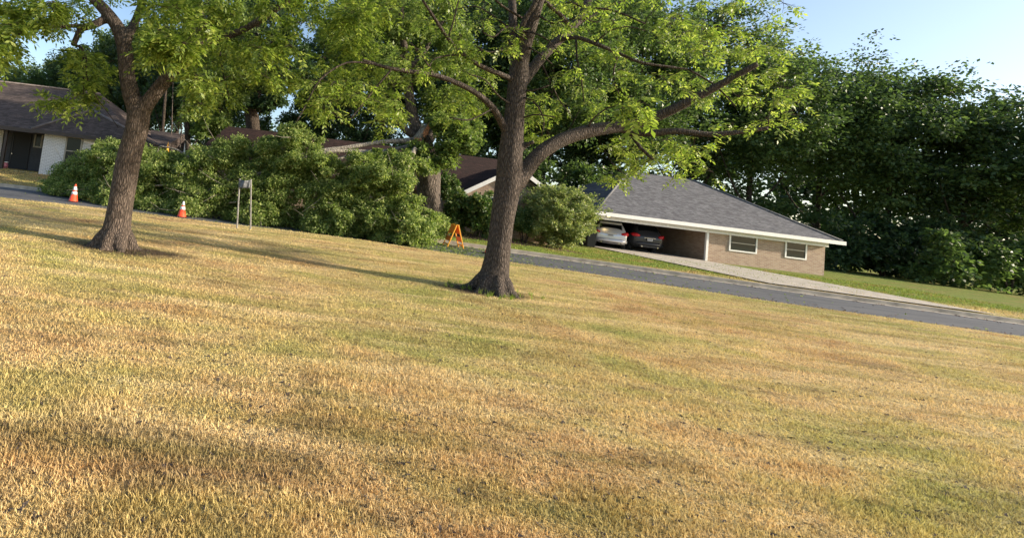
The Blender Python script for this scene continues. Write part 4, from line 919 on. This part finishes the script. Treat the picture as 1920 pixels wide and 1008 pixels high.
# ---------------------------------------------------------------- vehicles
def vehicle(name, label, cx, cy, z, rz, paint, W=1.92, Lc=4.9, H=1.76, group=None):
    """built round its own base centre, rear end towards -y"""
    root = empty(name, (cx, cy, z), label, 'car', group); root.rotation_euler.z = rz
    def bd(mb, n, m, par=None, sm_=False, bevel=0):
        o = mb.build(n, M[m], None, sm_, bevel); o.parent = par or root; return o
    hw = W/2
    # lengthwise stations: (y, half width low, half width high, z low, z belt, z top, half width top)
    st = [(-2.42, .72, .74, .42, .88, .90, .70), (-2.36, .88, .90, .32, .98, 1.02, .80), (-2.26, .93, .94, .28, 1.04, 1.30, .76), (-2.02, .95, .95, .26, 1.06, 1.66, .68), (-1.75, .96, .95, .26, 1.06, 1.73, .67),
          (-.6, .96, .95, .25, 1.04, 1.76, .68), (.3, .96, .95, .25, 1.02, 1.72, .67), (.85, .96, .95, .25, 1.02, 1.45, .70), (1.3, .96, .94, .25, 1.0, 1.07, .80), (2.0, .94, .9, .27, .92, .96, .78), (2.35, .86, .82, .32, .78, .82, .70), (2.45, .7, .66, .4, .66, .68, .6)]
    k = hw/.96; mb = MB(); n = 10
    for (y, wl, wh, zl, zb_, zt, wt) in st:
        for x, z_ in ((-wl*.9, zl), (-wl, zl+.14), (-wh, zb_-.1), (-wh*.985, zb_), (-wt, zt-.05), (-wt*.86, zt), (wt*.86, zt), (wt, zt-.05), (wh*.985, zb_), (wh, zb_-.1), (wl, zl+.14), (wl*.9, zl)):
            mb.v.append((x*k, y*Lc/4.9, z_*H/1.76))
    n = 12
    for i in range(len(st)-1):
        for j in range(n): a = i*n+j; b2 = i*n+(j+1) % n; mb.f.append((a, b2, b2+n, a+n))
    mb.f.append(tuple(range(n-1, -1, -1))); mb.f.append(tuple((len(st)-1)*n+j for j in range(n)))
    body = bd(mb, 'body', paint, None, True); sbd = body.modifiers.new('round', 'SUBSURF'); sbd.levels = 1; sbd.render_levels = 2
    q = lambda pts: [Vector((p[0]*k, p[1]*Lc/4.9, p[2]*H/1.76)) for p in pts]
    # rear glass, side glass, windscreen, set just proud
    bd(MB().slab(q([(-.66,-2.33,1.08),(.66,-2.33,1.08),(.60,-2.13,1.56),(-.60,-2.13,1.56)]), .05), 'rear_window', 'car_glass')
    bd(MB().slab(q([(-.62,-2.14,1.67),(.62,-2.14,1.67),(.60,-1.8,1.74),(-.60,-1.8,1.74)]), .04), 'spoiler', paint)
    for s_ in (-1, 1):
        bd(MB().add(q([(s_*.955,-1.7,1.09),(s_*.955,-.1,1.08),(s_*.70,-.1,1.64),(s_*.69,-1.55,1.64)]), [(0,1,2,3)]), 'side_window', 'car_glass')
        bd(MB().add(q([(s_*.958,0,1.08),(s_*.958,.95,1.06),(s_*.72,.5,1.55),(s_*.70,0,1.63)]), [(0,1,2,3)]), 'side_window', 'car_glass')
        bd(MB().tube(q([(s_*.60,-2.38,.99),(s_*.76,-2.36,1.0),(s_*.90,-2.24,1.02),(s_*.96,-2.02,1.04)]), [.06, .11, .13, .05], 10), 'tail_light', 'lampred', None, True)
        bd(MB().tube(q([(s_*.60,2.36,.70),(s_*.80,2.25,.76),(s_*.88,2.0,.82)]), [.05, .08, .04], 10), 'headlight', 'chrome', None, True)
        bd(MB().tube(q([(s_*.96,.75,1.05),(s_*1.05,.72,1.08),(s_*1.1,.70,1.08)]), [.03, .08, .06], 8), 'side_mirror', paint, None, True)
        bd(MB().tube(q([(s_*.5,-2.4,.36),(s_*.5,-2.52,.36)]), [.045, .045], 10), 'exhaust', 'chrome')
        for yy in (-1.42, 1.45):
            wpos = Vector((s_*(.80)*k, yy*Lc/4.9, .36)); 
            ty = bd(MB().tube([wpos-Vector((.125,0,0)), wpos-Vector((.10,0,0)), wpos+Vector((.10,0,0)), wpos+Vector((.13+.0*s_,0,0))], [.33, .36, .36, .33], 26), 'wheel', 'black', None, True)
            bd(MB().tube([wpos+Vector((s_*.13,0,0)), wpos+Vector((s_*.145,0,0))], [.24, .22], 22), 'rim', 'chrome', ty)
            rim = ty.children[0]
            for a in range(0):
                an = a*2*math.pi/5; 
                d0 = Vector((0, math.cos(an), math.sin(an))); d1 = Vector((0, math.cos(an+.63), math.sin(an+.63)))
                mbk.tube([wpos+Vector((s_*.15,0,0))+d1*.10, wpos+Vector((s_*.15,0,0))+d1*.2], [.035, .05], 6)
            bd(MB().tube([wpos+Vector((s_*.145,0,0)), wpos+Vector((s_*.152,0,0))], [.15, .14], 18), 'hub_ring', 'black', ty)
            bd(MB().tube([wpos+Vector((s_*.152,0,0)), wpos+Vector((s_*.165,0,0))], [.07, .06], 14), 'hub_cap', 'chrome', ty)
    bp = bd(MB().tube(q([(-.9,-2.28,.52),(-.6,-2.43,.52),(0,-2.46,.52),(.6,-2.43,.52),(.9,-2.28,.52)]), [.10, .13, .13, .13, .10], 12), 'bumper', paint, None, True)
    bd(MB().box((-.62*k, -2.50, .36), (.62*k, -2.44, .47)), 'bumper_insert', 'dark_metal', bp)
    pl = bd(MB().box((-.16, -2.50, .78), (.16, -2.47, .93)), 'license_plate', 'plate')
    for i2 in range(6): bd(MB().box((-.125+i2*.043, -2.504, .83), (-.100+i2*.043, -2.5005, .89)), 'plate_mark', 'dark_metal', pl) if False else None
    mbp = MB()
    for i2 in range(6): mbp.box((-.125+i2*.043, -2.504, .83), (-.100+i2*.043, -2.5005, .89))
    bd(mbp, 'plate_mark', 'dark_metal', pl)
    bd(MB().box((-.36, -2.475, .95), (.36, -2.44, .975)), 'trim_strip', 'chrome')
    return root
q = P(1146, 462, 30.6)
q = P(1144, 462, 30.6)
vehicle('parked_suv', 'silver estate car seen from behind in the open carport', q.x+1.1, 32.8, gh(q.x, 31)+.03, R(-27), 'silver', group='cars in the carport')
vehicle('parked_suv', 'dark charcoal car standing right of the silver one in the carport', P(1219, 462, 30.6).x+.15, 33.1, gh(q.x+3, 31)+.03, R(-4), 'darkcar', H=1.9, group='cars in the carport')
# wheelie bin next to the shrub
q = P(1103, 462, 28.9); x, y = q.x, 28.9; z = gh(x, y)
rt = empty('wheelie_bin', (x, y, z), 'dark wheeled rubbish bin half hidden by the pale shrub', 'bin')
mb = MB(); mb.add([(x-.24,y-.26,z+.05),(x+.24,y-.26,z+.05),(x+.24,y+.26,z+.05),(x-.24,y+.26,z+.05),(x-.3,y-.34,z+1.0),(x+.3,y-.34,z+1.0),(x+.3,y+.34,z+1.0),(x-.3,y+.34,z+1.0)], [(0,3,2,1),(4,5,6,7),(0,1,5,4),(1,2,6,5),(2,3,7,6),(3,0,4,7)]); mb.build('body', M['bin'], rt, bevel=.02)
MB().box((x-.32, y-.37, z+1.003), (x+.32, y+.36, z+1.07)).build('lid', M['bin'], rt, bevel=.02)
for s_ in (-1, 1): MB().cyl((x+s_*.27, y+.28, z+.13), (x+s_*.31, y+.28, z+.13), .12, n=16).build('wheel', M['black'], rt)
# pole and guy wire left of the brown roof
Yq = 33; q0 = P(306, 290, Yq); q0.z = .2; q1 = P(311, 165, Yq); rt = empty('utility_pole', q0, 'thin dark pole with a pale guy wire left of the brown roof', 'pole')
MB().tube([q0, q1], [.13, .10], 8).build('pole', M['bark_dark'], rt); MB().tube([P(317, 218, Yq-1), P(345, 262, Yq-2)], [.02, .02], 5).build('guy_wire', M['galv'], rt)

# ---------------------------------------------------------------- cones, barricades, sign
def cone(px, py, Y, label, tilt=0, hh=.71, name='traffic_cone'):
    q = P(px, py, Y); x, y = q.x, Y; z = -.092 if near(x) < y < far(x) else gh(x, y)
    rt = empty(name, (x, y, z), label, 'cone', 'traffic cones along the road')
    def bd(mb, n, m, sm_=False, bevel=0): o = mb.build(n, M[m], None, sm_, bevel); o.parent = rt
    bd(MB().box((-.19, -.19, .0), (.19, .19, .035)), 'base', 'black', bevel=.01)
    rad = lambda z_: .145*(1-z_/hh)+.028
    def ring(z0, z1, off, n): 
        return MB().tube([(0,0,z0),(0,0,z1)], [rad(z0)+off, rad(z1)+off], 28)
    bd(MB().tube([(0,0,.036),(0,0,.05),(0,0,hh-.02),(0,0,hh)], [rad(.036)+.012, rad(.05), rad(hh-.02), rad(hh)-.008], 28), 'cone_body', 'orange', True)
    bd(ring(.30, .41, .003, 0), 'band', 'reflect', True); bd(ring(.46, .61, .003, 0), 'band', 'reflect', True)
    rt.rotation_euler = (0, tilt, .3); return rt
cone(138, 372, 18.6, 'leftmost orange cone with two white bands, standing on the road', R(0))
cone(340, 409, 17.7, 'orange cone with two white bands at the lawn edge beside the fallen tree', R(0), .60)
cone(917, 474, 18.2, 'orange cone half hidden behind the near right trunk', 0, .6)
def barricade(px, py, Y, label, rz, hgt=.94):
    q = P(px, py, Y); x, y = q.x, Y; z = -.09 if near(x) < y < far(x) else gh(x, y)
    rt = empty('folding_barricade', (x, y, z), label, 'barricade'); rt.rotation_euler.z = rz
    def bd(mb, n, m, bevel=.004): o = mb.build(n, M[m], None, False, bevel); o.parent = rt; return o
    for s_ in (-1, 1):                      # two leaning frames, spread along local x, wide along local y
        foot, top = Vector((s_*.34, 0, 0)), Vector((s_*.03, 0, hgt))
        u = (top-foot).normalized(); nrm = Vector((u.z*s_, 0, -u.x*s_))
        def pt(a, w_, t_): return foot+u*a+Vector((0, w_, 0))+nrm*t_
        def bar(a0, a1, w0, w1, t0, t1):
            mb = MB(); vs = [pt(a0,w0,t0),pt(a1,w0,t0),pt(a1,w1,t0),pt(a0,w1,t0),pt(a0,w0,t1),pt(a1,w0,t1),pt(a1,w1,t1),pt(a0,w1,t1)]
            mb.add(vs, [(0,3,2,1),(4,5,6,7),(0,1,5,4),(1,2,6,5),(2,3,7,6),(3,0,4,7)]); return mb
        Lh = (top-foot).length
        for w_ in (-.30, .25): bd(bar(0, Lh, w_, w_+.05, -.02, .02), 'leg', 'yelorange')
        bd(bar(Lh-.05, Lh, -.25, .25, -.018, .018), 'top_rail', 'yelorange')
        bd(bar(Lh-.40, Lh-.07, -.25, .25, -.012, .012), 'panel', 'signorange')
        bd(bar(Lh-.74, Lh-.54, -.25, .25, -.012, .012), 'panel', 'signorange')
        bd(bar(.08, .14, -.25, .25, -.015, .015), 'cross_rail', 'yelorange')
    return rt
barricade(850, 456, 19.4, 'orange folding A-shaped barricade standing open at the end of the fallen tree', R(4))
# narrow folded orange sign on a pole, rising behind the left part of the heap
q = P(313, 288, 22.6); zt_ = P(314, 265, 22.6).z; rt = empty('warning_sign', (q.x, 22.6, gh(q.x, 22.6)), 'narrow pointed orange sign poking up behind the fallen branches at left', 'sign')
MB().tube([(q.x, 22.6, gh(q.x, 22.6)-.1), (q.x, 22.6, zt_-.1)], [.03, .025], 8).build('post', M['galv_post'], rt)
mb = MB(); w2 = .11
for s_ in (-1, 1):
    k = len(mb.v); pts = [(q.x, 22.53, zt_), (q.x+s_*w2, 22.60, q.z-.02), (q.x, 22.53, q.z-.05)]
    mb.v += pts+[(a, b+.012, c) for a, b, c in pts]; mb.f += [(k,k+1,k+2),(k+5,k+4,k+3),(k,k+3,k+4,k+1),(k+1,k+4,k+5,k+2)]
mb.build('panel', M['yelorange'], rt)
# two posts with a crumpled metal sheet between their tops
qa, qb = G(445, 428), G(471, 431); sg = empty('bent_sign', ((qa.x+qb.x)/2, (qa.y+qb.y)/2, 0), 'small crumpled grey metal sign held between two leaning metal posts', 'sign')
ta, tb = P(449.5, 335, qa.y+.02), P(470.5, 336, qb.y+.02)
for f_, t_ in ((qa, ta), (qb, tb)):
    mb = MB(); mb.tube([Vector((f_.x, f_.y, -.2)), t_], [.026, .026], 6); mb.build('post', M['galv_post'], sg)
mb = MB(); a_, b_ = ta+Vector((0, -.03, -.02)), tb+Vector((0, -.03, -.02)); hs = .285
for i in range(15):
    u = i/14; c_ = a_*(1-u)+b_*u
    for j in range(7):
        v = j/6; mb.v.append((c_.x, c_.y+.05*math.sin(u*9+v*1.5)*math.sin(u*3.14)-.05*math.sin(u*3.14), c_.z+.0-hs*v-.035*math.sin(u*3.14)*(1-v)+.01*math.sin(u*14)*v))
for i in range(14):
    for j in range(6): k = i*7+j; mb.f.append((k, k+1, k+8, k+7))
o = mb.build('metal_sheet', M['galv'], sg, True); so_ = o.modifiers.new('thick', 'SOLIDIFY'); so_.thickness = .004
# white plastic scrap at the oak foot
q = P(816, 422, 20.6); mb = MB().tube([q+Vector((.02,0,-.14)), q+Vector((0,0,-.05)), q+Vector((-.03,0,.06)), q+Vector((-.07,.02,.16))], [.05, .10, .08, .02], 9, wob=.2)
tag(mb.build('plastic_bag', M['white'], smooth=True), 'crumpled white scrap caught in the leaves at the oak foot', 'bag')
bpy.context.view_layer.update()
